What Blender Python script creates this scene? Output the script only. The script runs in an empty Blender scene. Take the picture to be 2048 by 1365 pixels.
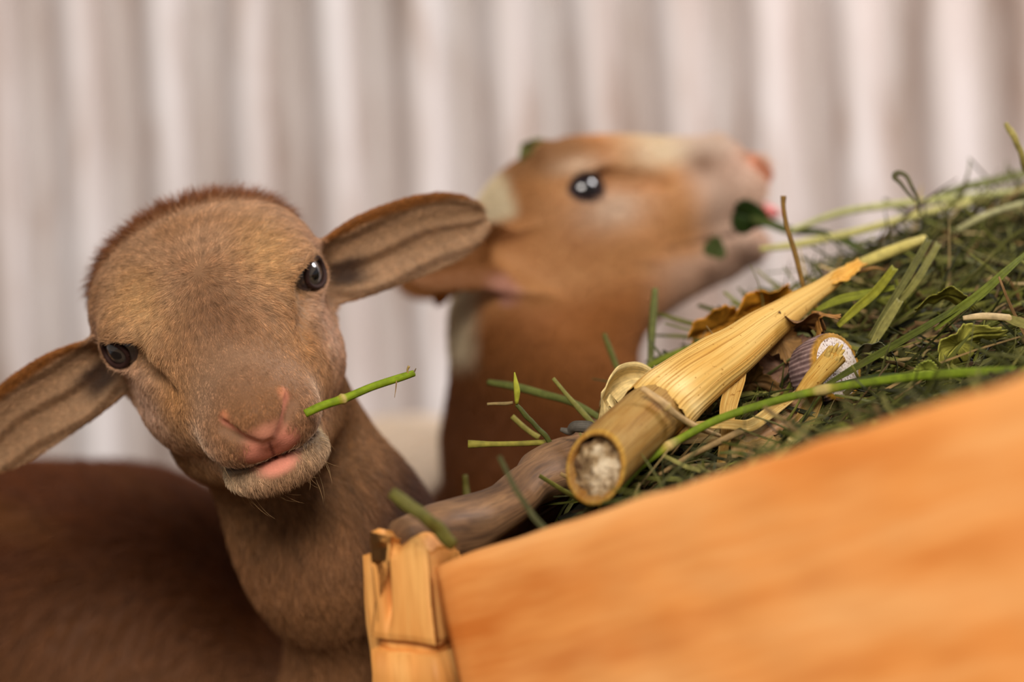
import bpy, math, random
import numpy as np
from mathutils import Matrix, Vector
random.seed(7)
rng = np.random.default_rng(11)
SC = bpy.context.scene
COL = SC.collection

# ------------------------------------------------------------------ camera
F_PX = 85.0 / 36.0 * 2048.0
CAM = np.array([0.0, 0.0, 0.62])
ROLL = math.radians(3.0)
FWD = np.array([0.0, 1.0, 0.0])
RT = np.array([math.cos(ROLL), 0.0, -math.sin(ROLL)])
UP = np.array([math.sin(ROLL), 0.0, math.cos(ROLL)])
cam_d = bpy.data.cameras.new('camera')
cam_d.lens = 85.0
cam_d.sensor_width = 36.0
cam_d.clip_start = 0.05
cam_d.dof.use_dof = True
cam_d.dof.focus_distance = 1.215
cam_d.dof.aperture_fstop = 2.8
cam = bpy.data.objects.new('camera', cam_d)
COL.objects.link(cam)
M = Matrix.Identity(4)
for i in range(3):
    M[i][0] = RT[i]; M[i][1] = UP[i]; M[i][2] = -FWD[i]; M[i][3] = CAM[i]
cam.matrix_world = M
SC.camera = cam

def P(px, py, d):
    """world point seen at a photo pixel at a distance along the view axis"""
    return CAM + d * (FWD + (px - 1024.0) / F_PX * RT - (py - 682.5) / F_PX * UP)

# ------------------------------------------------------------------ world, lights, exposure
SC.view_settings.view_transform = 'Standard'
SC.view_settings.look = 'None'
SC.view_settings.exposure = 0.0
SC.view_settings.gamma = 1.0
SC.view_settings.use_curve_mapping = False
SC.cycles.use_denoising = True
SC.cycles.max_bounces = 6
w = bpy.data.worlds.new('world')
SC.world = w
w.use_nodes = True
bg = w.node_tree.nodes['Background']
bg.inputs[0].default_value = (1.0, 0.93, 0.88, 1)
bg.inputs[1].default_value = 0.20

def area(name, loc, target, size, energy, color):
    d = bpy.data.lights.new(name, 'AREA')
    d.shape = 'RECTANGLE'; d.size = size[0]; d.size_y = size[1]
    d.energy = energy; d.color = color
    o = bpy.data.objects.new(name, d)
    COL.objects.link(o)
    o.location = loc
    o.rotation_euler = (Vector(target) - Vector(loc)).to_track_quat('-Z', 'Y').to_euler()
    return o
area('daylight_doorway', (-0.15, -1.2, 1.9), (0.1, 1.3, 0.45), (1.3, 1.0), 86, (1.0, 0.92, 0.84))
area('roof_opening', (1.15, 1.6, 1.6), (0.0, 2.15, 0.75), (0.5, 0.4), 18, (1.0, 0.95, 0.94))

# ------------------------------------------------------------------ helpers
def link(name, data, parent=None, **kw):
    o = bpy.data.objects.new(name, data)
    COL.objects.link(o)
    if parent is not None:
        o.parent = parent
    for k, v in kw.items():
        o[k] = v
    return o

def tag(o, label, cat, group=None, kind=None):
    o['label'] = label
    o['category'] = cat
    if group: o['group'] = group
    if kind: o['kind'] = kind
    return o

def mesh(name, V, Fc, mat=None, smooth=True, cols=None, extra=None):
    me = bpy.data.meshes.new(name)
    V = np.asarray(V, dtype=np.float32)
    if isinstance(Fc, np.ndarray):
        nf, k = Fc.shape
        me.vertices.add(len(V)); me.vertices.foreach_set('co', V.ravel())
        me.loops.add(nf * k); me.loops.foreach_set('vertex_index', Fc.astype(np.int32).ravel())
        me.polygons.add(nf)
        me.polygons.foreach_set('loop_start', np.arange(0, nf * k, k, dtype=np.int32))
        me.update(calc_edges=True)
    else:
        me.from_pydata([tuple(map(float, v)) for v in V], [], [tuple(f) for f in Fc])
    if cols is not None:
        a = me.color_attributes.new('col', 'FLOAT_COLOR', 'POINT')
        c = np.ones((len(V), 4), dtype=np.float32); c[:, :3] = cols
        a.data.foreach_set('color', c.ravel())
    if extra is not None:
        for kx, arr in extra.items():
            a = me.attributes.new(kx, 'FLOAT_VECTOR' if arr.ndim == 2 else 'FLOAT', 'POINT')
            a.data.foreach_set('vector' if arr.ndim == 2 else 'value', arr.astype(np.float32).ravel())
    if mat: me.materials.append(mat)
    if smooth:
        me.polygons.foreach_set('use_smooth', np.ones(len(me.polygons), dtype=bool))
    me.validate()
    me.update()
    return me

class Geo:
    """collects pieces of one mesh"""
    def __init__(s): s.V, s.F, s.C, s.S, s.n = [], [], [], [], 0
    def add(s, V, F4, col=None, st=None):
        V = np.asarray(V, float)
        s.V.append(V); s.F.append(np.asarray(F4) + s.n); s.n += len(V)
        c = np.zeros((len(V), 3)) + (np.array(col) if col is not None else 1.0)
        c = np.where((c[:, 1:2] > c[:, :1]), c * np.array([1.32, 1.0, 0.62]), c)
        s.C.append(c)
        s.S.append(st if st is not None else np.zeros((len(V), 3)))
    def mesh(s, name, mat):
        return mesh(name, np.concatenate(s.V), np.concatenate(s.F), mat, True, np.concatenate(s.C), {'st': np.concatenate(s.S)})

def spline(pts, n):
    pts = np.asarray(pts, float)
    if len(pts) == 2:
        t = np.linspace(0, 1, n)[:, None]
        return pts[0] * (1 - t) + pts[1] * t
    p = np.vstack([2 * pts[0] - pts[1], pts, 2 * pts[-1] - pts[-2]])
    out = []
    for u in np.linspace(0, len(pts) - 1 - 1e-6, n):
        i = int(u); f = u - i
        a, b, c, d = p[i], p[i + 1], p[i + 2], p[i + 3]
        out.append(0.5 * (2 * b + (c - a) * f + (2 * a - 5 * b + 4 * c - d) * f * f + (3 * b - a - 3 * c + d) * f ** 3))
    return np.array(out)

def unit(v):
    v = np.asarray(v, float)
    return v / (np.linalg.norm(v, axis=-1, keepdims=True) + 1e-12)

def frames(C, face=None, twist=0.0):
    """tangent, side and normal along a centre line; the normal leans to `face`"""
    T = unit(np.gradient(C, axis=0))
    f = np.array(face if face is not None else [0, -1, 0.3], float)
    S = unit(np.cross(T, f))
    N = unit(np.cross(S, T))
    if twist:
        a = np.linspace(0, twist, len(C))[:, None]
        S, N = S * np.cos(a) + N * np.sin(a), N * np.cos(a) - S * np.sin(a)
    return T, S, N

def tube(C, R, k=8, cap=True, squash=1.0, face=None, ridges=0.0, nr=12):
    C = np.asarray(C, float); n = len(C)
    R = np.interp(np.linspace(0, 1, n), np.linspace(0, 1, len(R)), R) if np.ndim(R) else np.full(n, R)
    T, S, N = frames(C, face)
    a = np.arange(k) / k * 2 * np.pi
    rr = 1 + ridges * np.cos(a * nr)
    V = C[:, None] + R[:, None, None] * rr[None, :, None] * (np.cos(a)[None, :, None] * S[:, None] + squash * np.sin(a)[None, :, None] * N[:, None])
    V = V.reshape(-1, 3)
    i = np.arange(n - 1)[:, None] * k; j = np.arange(k)[None]; j2 = (j + 1) % k
    Fq = np.stack([i + j, i + j2, i + k + j2, i + k + j], -1).reshape(-1, 4)
    st = np.stack([np.repeat(np.linspace(0, 1, n), k), np.tile(a, n), np.zeros(n * k)], -1)
    if cap:
        V = np.vstack([V, C[0], C[-1]])
        c0, c1 = n * k, n * k + 1
        q = []
        for m in range(0, k, 2):
            q.append([c0, (m + 2) % k, m + 1, m]); b = (n - 1) * k
            q.append([c1, b + m, b + m + 1, b + (m + 2) % k])
        Fq = np.vstack([Fq, q])
        st = np.vstack([st, [0, 0, 0], [1, 0, 0]])
    return V, Fq, st

def ribbon(C, W, th=0.0003, fold=0.25, face=None, twist=0.0, wob=0.0, nx=4, jag=0.0, ridge=0.0):
    """a leaf blade: closed, thin, creased along its middle"""
    C = np.asarray(C, float); n = len(C)
    W = np.interp(np.linspace(0, 1, n), np.linspace(0, 1, len(W)), W) if np.ndim(W) else np.full(n, W)
    T, S, N = frames(C, face, twist)
    x = np.linspace(-1, 1, nx + 1)
    jj = 1 + jag * rng.uniform(-1, 1, (n, 2))
    xs = np.where(x[None] < 0, x[None] * jj[:, :1], x[None] * jj[:, 1:])
    h = fold * (np.abs(x) - 0.5)[None] * W[:, None] + wob * W[:, None] * np.sin(np.linspace(0, 9, n)[:, None] + x[None] * 2)
    if ridge:
        h = h + ridge * np.cos(np.arange(nx + 1) * np.pi)[None]
    top = C[:, None] + xs[..., None] * W[:, None, None] * S[:, None] + h[..., None] * N[:, None]
    bot = top - th * N[:, None]
    m = nx + 1
    V = np.concatenate([top.reshape(-1, 3), bot.reshape(-1, 3)])
    i = np.arange(n - 1)[:, None] * m; j = np.arange(nx)[None]
    a = np.stack([i + j, i + j + 1, i + m + j + 1, i + m + j], -1).reshape(-1, 4)
    b = a[:, ::-1] + n * m
    o = n * m
    e = []
    for q in range(n - 1):
        e.append([q * m, (q + 1) * m, (q + 1) * m + o, q * m + o])
        e.append([q * m + nx, q * m + nx + o, (q + 1) * m + nx + o, (q + 1) * m + nx])
    for q in range(nx):
        e.append([q, q + o, q + 1 + o, q + 1]); r = (n - 1) * m
        e.append([r + q, r + q + 1, r + q + 1 + o, r + q + o])
    st1 = np.stack([np.repeat(np.linspace(0, 1, n), m), np.tile(x, n), np.zeros(n * m)], -1)
    return V, np.vstack([a, b, e]), np.vstack([st1, st1])

# ------------------------------------------------------------------ materials
class NT:
    def __init__(s, name, rough=0.6, spec=0.3):
        s.m = bpy.data.materials.new(name); s.m.use_nodes = True
        s.t = s.m.node_tree; s.b = s.t.nodes['Principled BSDF']
        s.b.inputs['Roughness'].default_value = rough
        s.b.inputs['Specular IOR Level'].default_value = spec
    def n(s, typ, **kw):
        nd = s.t.nodes.new(typ)
        for k, v in kw.items():
            if k in nd.inputs: nd.inputs[k].default_value = v
            else: setattr(nd, k, v)
        return nd
    def l(s, a, b): s.t.links.new(a, b)
    def ramp(s, fac, stops):
        r = s.t.nodes.new('ShaderNodeValToRGB')
        e = r.color_ramp.elements
        while len(e) < len(stops): e.new(0.5)
        for i, (p, c) in enumerate(stops):
            e[i].position = p; e[i].color = (*c, 1) if len(c) == 3 else c
        s.l(fac, r.inputs[0]); return r.outputs[0]
    def mix(s, fac, a, b, mode='MIX'):
        x = s.t.nodes.new('ShaderNodeMix'); x.data_type = 'RGBA'; x.blend_type = mode
        for sock, v in ((x.inputs[0], fac), (x.inputs[6], a), (x.inputs[7], b)):
            if hasattr(v, 'links'): s.l(v, sock)
            else: sock.default_value = v if not isinstance(v, tuple) or len(v) == 4 else (*v, 1)
        return x.outputs[2]
    def color(s, sock): s.l(sock, s.b.inputs['Base Color']); return s
    def bump(s, h, strength=0.5, dist=0.002):
        b = s.t.nodes.new('ShaderNodeBump'); b.inputs['Strength'].default_value = strength
        b.inputs['Distance'].default_value = dist
        s.l(h, b.inputs['Height']); s.l(b.outputs[0], s.b.inputs['Normal'])
    def attr(s, name): return s.n('ShaderNodeAttribute', attribute_name=name)
    def noise(s, scale, detail=4, vec=None, rough=0.55):
        nd = s.n('ShaderNodeTexNoise'); nd.inputs['Scale'].default_value = scale
        nd.inputs['Detail'].default_value = detail; nd.inputs['Roughness'].default_value = rough
        if vec is None: vec = s.n('ShaderNodeTexCoord').outputs['Object']
        s.l(vec, nd.inputs['Vector'])
        return nd.outputs['Fac']
    def mapping(s, src, scale, rot=(0, 0, 0)):
        mp = s.n('ShaderNodeMapping'); mp.inputs['Scale'].default_value = scale; mp.inputs['Rotation'].default_value = rot
        s.l(src, mp.inputs['Vector']); return mp.outputs[0]

def mat_attr(name, rough=0.7, spec=0.2, nscale=0, amt=0.3, sss=0.0, bump=0.0, trans=0.0):
    m = NT(name, rough, spec)
    c = m.attr('col').outputs['Color']
    if nscale:
        f = m.noise(nscale, 5)
        k = m.ramp(f, [(0.25, (1 - amt,) * 3), (0.75, (1 + amt * 0.6,) * 3)])
        c = m.mix(1.0, c, k, 'MULTIPLY')
        if bump: m.bump(f, bump, 0.001)
    m.color(c)
    if sss:
        m.b.inputs['Subsurface Weight'].default_value = sss
        m.b.inputs['Subsurface Radius'].default_value = (0.006, 0.003, 0.0015)
        m.b.inputs['Subsurface Scale'].default_value = 0.5
    if trans:
        m.b.inputs['Transmission Weight'].default_value = 0.0
    return m.m

M_SKIN = mat_attr('sheep_skin', 0.65, 0.25, 900, 0.12, bump=0.25)
M_FUR = NT('sheep_hair', 0.55, 0.25)
M_FUR.color(M_FUR.attr('col').outputs['Color'])
M_FUR = M_FUR.m

def mat_plant(name, rough=0.6, streak=1.0):
    """leaf or stem: vertex colour with fine lengthwise fibres"""
    m = NT(name, rough, 0.18)
    c = m.attr('col').outputs['Color']
    st = m.attr('st').outputs['Vector']
    f = m.noise(1.0, 3, m.mapping(st, (3.0, 14.0, 1.0)))
    k = m.ramp(f, [(0.3, (1 - 0.45 * streak,) * 3), (0.7, (1 + 0.25 * streak,) * 3)])
    c = m.mix(1.0, c, k, 'MULTIPLY')
    g = m.noise(260, 3)
    k2 = m.ramp(g, [(0.3, (0.72,) * 3), (0.7, (1.15,) * 3)])
    c = m.mix(1.0, c, k2, 'MULTIPLY')
    m.color(c); m.bump(f, 0.3, 0.0006)
    return m.m
M_PLANT = mat_plant('plant_fibre')

# ------------------------------------------------------------------ setting: wall and floor
WALL_Y = 2.22
def build_wall():
    m = NT('weathered_corrugated_metal', 0.5, 0.35)
    tc = m.n('ShaderNodeTexCoord').outputs['Object']
    f1 = m.noise(1.0, 5, m.mapping(tc, (14, 14, 2.2)))
    f2 = m.noise(1.0, 6, m.mapping(tc, (45, 45, 7)))
    f3 = m.noise(1.0, 3, m.mapping(tc, (2.2, 2.2, 1.4)))
    c = m.ramp(f1, [(0.34, (0.30, 0.22, 0.18)), (0.46, (0.56, 0.50, 0.475)), (0.66, (0.76, 0.73, 0.735))])
    c = m.mix(m.ramp(f2, [(0.54, (0, 0, 0)), (0.70, (0.75, 0.75, 0.75))]), c, (0.34, 0.22, 0.15))
    c = m.mix(m.ramp(f3, [(0.35, (0, 0, 0)), (0.75, (0.35, 0.35, 0.35))]), c, (0.66, 0.50, 0.44))
    m.color(c); m.bump(f2, 0.15, 0.002)
    per = 0.079
    xs, ys = [], []
    x = -1.6
    prof = [(0.0, 0.0), (0.06, 0.004), (0.14, 0.013), (0.20, 0.016), (0.46, 0.016), (0.53, 0.012), (0.60, 0.003), (0.66, 0.0), (0.92, 0.0)]
    while x < 1.6:
        for a, b in prof:
            xs.append(x + a * per); ys.append(b * 1.5)
        x += per
    xs, ys = np.array(xs), np.array(ys)
    nz = 12
    zs = np.linspace(0, 2.2, nz)
    n = len(xs)
    F = np.array([[0, 0, 0]]); V = []
    for z in zs:
        V.append(np.stack([xs, -ys, np.full(n, z)], -1))
    for z in zs:
        V.append(np.stack([xs, -ys + 0.0012, np.full(n, z)], -1))
    V = np.concatenate(V)
    i = np.arange(nz - 1)[:, None] * n; j = np.arange(n - 1)[None]
    a = np.stack([i + j, i + j + 1, i + n + j + 1, i + n + j], -1).reshape(-1, 4)
    o = link('wall_back', mesh('wall_back', V, np.vstack([a, a[:, ::-1] + nz * n]), m.m, True), kind='structure')
    o.location = (0, WALL_Y, 0)
    o.rotation_euler = (0, 0, math.radians(-4))
    sh = m
build_wall()

def build_floor():
    m = NT('trodden_earth', 0.95, 0.1)
    tc = m.n('ShaderNodeTexCoord').outputs['Object']
    f = m.noise(30, 8, tc)
    m.color(m.ramp(f, [(0.3, (0.07, 0.045, 0.03)), (0.7, (0.20, 0.14, 0.09))]))
    m.bump(f, 0.6, 0.01)
    x = np.linspace(-1.8, 1.8, 60); y = np.linspace(-1.6, 2.4, 60)
    X, Y = np.meshgrid(x, y)
    Z = 0.0 - 0.004 * (1 + np.sin(X * 9) * np.cos(Y * 7))
    V = np.stack([X, Y, Z], -1).reshape(-1, 3)
    i = np.arange(59)[:, None] * 60; j = np.arange(59)[None]
    a = np.stack([i + j, i + j + 1, i + 61 + j, i + 60 + j], -1).reshape(-1, 4)
    link('floor', mesh('floor', V, a, m.m), kind='structure')
build_floor()

# ------------------------------------------------------------------ implicit modelling
def smin(a, b, k):
    h = np.clip(0.5 + 0.5 * (b - a) / k, 0, 1)
    return b * (1 - h) + a * h - k * h * (1 - h)
def smax(a, b, k): return -smin(-a, -b, k)
def ell(p, c, r):
    q = p - np.asarray(c, np.float32)
    r = np.asarray(r, np.float32)
    k0 = np.linalg.norm(q / r, axis=1); k1 = np.linalg.norm(q / (r * r), axis=1) + 1e-9
    return np.where(k0 < 1e-4, -min(r), k0 * (k0 - 1) / k1)
def cone(p, a, b, ra, rb, sq=None):
    """tapered capsule; sq = (axis, factor) squeezes it"""
    a = np.asarray(a, np.float32); b = np.asarray(b, np.float32)
    if sq is not None:
        p = p.copy(); m = np.ones(3, np.float32); m[sq[0]] = 1 / sq[1]
        p = p * m; a = a * m; b = b * m
    ab = b - a; L = float(ab @ ab)
    t = np.clip(((p - a) @ ab) / L, 0, 1)
    t2 = t * t * (3 - 2 * t) * 0.3 + t * 0.7
    d = np.linalg.norm(p - a - t[:, None] * ab, axis=1) - (ra * (1 - t2) + rb * t2)
    return d

def nets(xs, ys, zs, fn, block=6):
    nx, ny, nz = len(xs), len(ys), len(zs)
    D = np.full((nx, ny, nz), 1.0, np.float32)
    bi = [np.arange(0, n, block) for n in (nx, ny, nz)]
    def span(ax, b):
        lo = ax[b]; hi = ax[np.minimum(b + block, len(ax) - 1)]
        return 0.5 * (lo + hi), 0.5 * (hi - lo)
    cx, hx = span(xs, bi[0]); cy, hy = span(ys, bi[1]); cz, hz = span(zs, bi[2])
    GX, GY, GZ = np.meshgrid(cx, cy, cz, indexing='ij')
    HX, HY, HZ = np.meshgrid(hx, hy, hz, indexing='ij')
    ctr = np.stack([GX, GY, GZ], -1).reshape(-1, 3).astype(np.float32)
    rad = np.sqrt(HX ** 2 + HY ** 2 + HZ ** 2).ravel()
    dv = np.concatenate([fn(c) for c in np.array_split(ctr, max(1, len(ctr) // 200000))])
    act = np.abs(dv) < rad * 1.6 + 0.004
    shp = GX.shape
    for idx in np.nonzero(~act & (dv < 0))[0]:
        i, j, k = np.unravel_index(idx, shp)
        D[bi[0][i]:bi[0][i] + block, bi[1][j]:bi[1][j] + block, bi[2][k]:bi[2][k] + block] = -1.0
    ids = np.nonzero(act)[0]
    I, J, K = np.unravel_index(ids, shp)
    off = np.stack(np.meshgrid(*[np.arange(block)] * 3, indexing='ij'), -1).reshape(-1, 3)
    base = np.stack([bi[0][I], bi[1][J], bi[2][K]], -1)
    for ch in np.array_split(base, max(1, len(base) // 1500)):
        q = (ch[:, None] + off[None]).reshape(-1, 3)
        ok = (q[:, 0] < nx) & (q[:, 1] < ny) & (q[:, 2] < nz)
        q = q[ok]
        pts = np.stack([xs[q[:, 0]], ys[q[:, 1]], zs[q[:, 2]]], -1).astype(np.float32)
        D[q[:, 0], q[:, 1], q[:, 2]] = fn(pts)
    ins = D < 0
    s = ins[:-1, :-1, :-1].astype(np.int8)
    cnt = np.zeros_like(s)
    for a in (0, 1):
        for b in (0, 1):
            for c in (0, 1):
                cnt += ins[a:nx - 1 + a, b:ny - 1 + b, c:nz - 1 + c]
    cell = np.argwhere((cnt > 0) & (cnt < 8))
    vid = np.full(cnt.shape, -1, np.int32)
    vid[cell[:, 0], cell[:, 1], cell[:, 2]] = np.arange(len(cell))
    acc = np.zeros((len(cell), 3)); num = np.zeros(len(cell))
    cs = [(a, b, c) for a in (0, 1) for b in (0, 1) for c in (0, 1)]
    ax = (xs, ys, zs)
    def corner(o):
        return np.stack([ax[k][cell[:, k] + o[k]] for k in range(3)], -1), D[cell[:, 0] + o[0], cell[:, 1] + o[1], cell[:, 2] + o[2]]
    CC = {c: corner(c) for c in cs}
    for c in cs:
        for k in range(3):
            if c[k] == 0:
                e = list(c); e[k] = 1; e = tuple(e)
                (p0, d0), (p1, d1) = CC[c], CC[e]
                m = (d0 < 0) != (d1 < 0)
                t = np.where(m, d0 / (d0 - d1 + 1e-20), 0)[:, None]
                acc += np.where(m[:, None], p0 + t * (p1 - p0), 0); num += m
    V = acc / num[:, None]
    Fq = []
    for k in range(3):
        a = [slice(None)] * 3; b = [slice(None)] * 3
        a[k] = slice(0, -1); b[k] = slice(1, None)
        ch = ins[tuple(a)] != ins[tuple(b)]
        e = np.argwhere(ch)
        u, v = [(1, 2), (2, 0), (0, 1)][k]
        lim = cnt.shape
        ok = (e[:, u] > 0) & (e[:, v] > 0) & (e[:, u] < lim[u]) & (e[:, v] < lim[v])
        e = e[ok]
        q = []
        for du, dv_ in ((-1, -1), (0, -1), (0, 0), (-1, 0)):
            c = e.copy(); c[:, u] += du; c[:, v] += dv_
            q.append(vid[c[:, 0], c[:, 1], c[:, 2]])
        q = np.stack(q, -1)
        fl = ~ins[e[:, 0], e[:, 1], e[:, 2]]
        q[fl] = q[fl][:, ::-1]
        Fq.append(q)
    Fq = np.concatenate(Fq)
    Fq = Fq[(Fq >= 0).all(1)]
    return V, Fq

def axis(lo, hi, flo, fhi, hf, hc):
    a = list(np.arange(flo, fhi, hf))
    h, x, pre = hf, flo, []
    while x > lo:
        h = min(h * 1.12, hc); x -= h; pre.append(x)
    h, x, post = hf, a[-1], []
    while x < hi:
        h = min(h * 1.12, hc); x += h; post.append(x)
    return np.array(pre[::-1] + a + post)

def normals(V, Fq):
    n = np.cross(V[Fq[:, 2]] - V[Fq[:, 0]], V[Fq[:, 3]] - V[Fq[:, 1]])
    N = np.zeros_like(V)
    for k in range(4):
        for c in range(3):
            N[:, c] += np.bincount(Fq[:, k], n[:, c], len(V))
    return unit(N), np.linalg.norm(n, axis=1) * 0.5

def relax(V, Fq, it=1, lam=0.5):
    for _ in range(it):
        S = np.zeros_like(V); c = np.zeros(len(V))
        for k in range(4):
            a, b = Fq[:, k], Fq[:, (k + 1) % 4]
            for q in range(3):
                S[:, q] += np.bincount(a, V[b, q], len(V))
            c += np.bincount(a, minlength=len(V))
        V = V + lam * (S / np.maximum(c, 1)[:, None] - V)
    return V

def nz3(p, f, seed=0):
    """cheap smooth noise in -1..1"""
    r = np.random.default_rng(seed)
    o = np.zeros(len(p))
    for k in range(5):
        d = r.normal(size=3); d /= np.linalg.norm(d)
        o += np.sin(p @ d * f * r.uniform(0.6, 1.6) * 6.283 + r.uniform(0, 6.28))
    return o / 2.6

def hair(name, parent, roots, dirs, nrm, length, cols, rad, lift=0.35, curl=0.3, pts=5):
    n = len(roots)
    cv = bpy.data.hair_curves.new(name)
    cv.add_curves([pts] * n)
    T = unit(dirs - (dirs * nrm).sum(1, keepdims=True) * nrm)
    cl = np.stack([nz3(roots, 130, 1), nz3(roots, 130, 2), nz3(roots, 130, 3)], -1)
    T = unit(T + curl * cl + rng.normal(0, 0.16, (n, 3)))
    T = unit(T - (T * nrm).sum(1, keepdims=True) * nrm)
    L = length * rng.uniform(0.65, 1.15, n)
    lf = lift * rng.uniform(0.6, 1.5, n)
    pos = np.zeros((n, pts, 3), np.float32)
    for k in range(pts):
        s = k / (pts - 1)
        pos[:, k] = roots + nrm * (-0.0004 + (L * lf * s * (1 - 0.35 * s)))[:, None] + T * (L * s * np.sqrt(1 - np.minimum(lf, 0.9) ** 2 * 0.6))[:, None]
    cv.attributes['position'].data.foreach_set('vector', pos.ravel()) if 'position' in cv.attributes else cv.position_data.foreach_set('vector', pos.ravel())
    ra = cv.attributes.get('radius') or cv.attributes.new('radius', 'FLOAT', 'POINT')
    prof = np.array([1.0, 0.95, 0.8, 0.55, 0.15])[:pts] if pts == 5 else np.linspace(1, 0.15, pts)
    R = (rad if np.ndim(rad) else np.full(n, rad))[:, None] * prof[None]
    ra.data.foreach_set('value', R.astype(np.float32).ravel())
    ca = cv.attributes.new('col', 'FLOAT_COLOR', 'CURVE')
    c4 = np.ones((n, 4), np.float32); c4[:, :3] = np.clip(cols, 0.002, 1)
    ca.data.foreach_set('color', c4.ravel())
    cv.materials.append(M_FUR)
    o = link(name, cv, parent)
    o['kind'] = 'stuff'
    return o

def scatter(V, Fq, N, dens):
    """random surface points; dens = hairs per square metre at each vertex"""
    _, A = normals(V, Fq)
    w_ = A * dens[Fq].mean(1)
    cnt = rng.poisson(w_)
    f = np.repeat(np.arange(len(Fq)), cnt)
    a, b = rng.uniform(0, 1, (2, len(f)))
    W = np.stack([(1 - a) * (1 - b), a * (1 - b), a * b, (1 - a) * b], -1)
    Q = Fq[f]
    p = (V[Q] * W[..., None]).sum(1)
    n = unit((N[Q] * W[..., None]).sum(1))
    return p, n

# ------------------------------------------------------------------ the head, in its own frame: x sideways, n along the nose, u up
def ear_frame(h, side=1):
    b = np.array(h['ear_base']); e = unit(h['ear_dir'] if side > 0 else h.get('ear_dir_other', h['ear_dir'])); f = np.array(h['ear_face'], float)
    f = unit(f - (f @ e) * e); wv = np.cross(e, f)
    if wv[2] < 0: wv = -wv
    return b, e, f, wv
def ear_co(L, h):
    q0 = np.stack([np.abs(L[:, 0]), L[:, 1], L[:, 2]], -1)
    out = np.zeros((3, len(L)))
    for sd in (-1, 1):
        m = (L[:, 0] > 0) == (sd > 0)
        b, e, f, wv = ear_frame(h, sd)
        q = q0[m] - b
        out[0, m] = (q @ e) / h['ear_len']; out[1, m] = q @ wv; out[2, m] = q @ f
    return out[0], out[1], out[2]
def ear_half(s):
    s = np.clip(s, -0.3, 1.0)
    g = np.where(s < 0.4, 0.0165 + 0.0060 * np.sin(np.clip(s, 0, 0.4) / 0.4 * np.pi / 2), 0.0225 * np.sqrt(np.clip(1 - ((s - 0.4) / 0.6) ** 3.2, 0, 1)))
    return g
def ear_sdf(L, h):
    s, t, wd = ear_co(L, h)
    t = t - 0.004 * np.sin(np.clip(s, 0, 1) * np.pi)       # the blade bows upwards
    hw = ear_half(s)
    tn = np.clip(t / np.maximum(hw, 0.004), -1.4, 1.4)
    dep = 0.010 * (1 - 0.45 * np.clip(s, 0, 1)) + 0.008 * np.exp(-(s / 0.16) ** 2)
    w0 = dep * tn ** 2 - dep * 0.6 - 0.010 * np.clip(s, 0, 1) ** 2
    rdg = 0.0007 * np.cos(tn * 9.0 + 1.2 * s) * np.clip(1.2 - np.abs(tn), 0, 1) * np.clip(s * 4, 0, 1)
    th = 0.0018 + 0.0018 * (1 - np.clip(s, 0, 1))
    d1 = (np.abs(wd - w0 - rdg) - th) * 0.80
    d2 = np.abs(t) - hw
    d3 = np.maximum(s - 1.0, -0.12 - s) * h['ear_len']
    return smax(smax(d1, d2, 0.003), d3, 0.003)

def eye_frame(h):
    c = np.array(h['eye']); d = unit(h['eye_dir'])
    fw = np.array([0, 1.0, 0.05]); fw = unit(fw - (fw @ d) * d); up = np.cross(d, fw)
    if up[2] < 0: up = -up
    return c, d, fw, up

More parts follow.
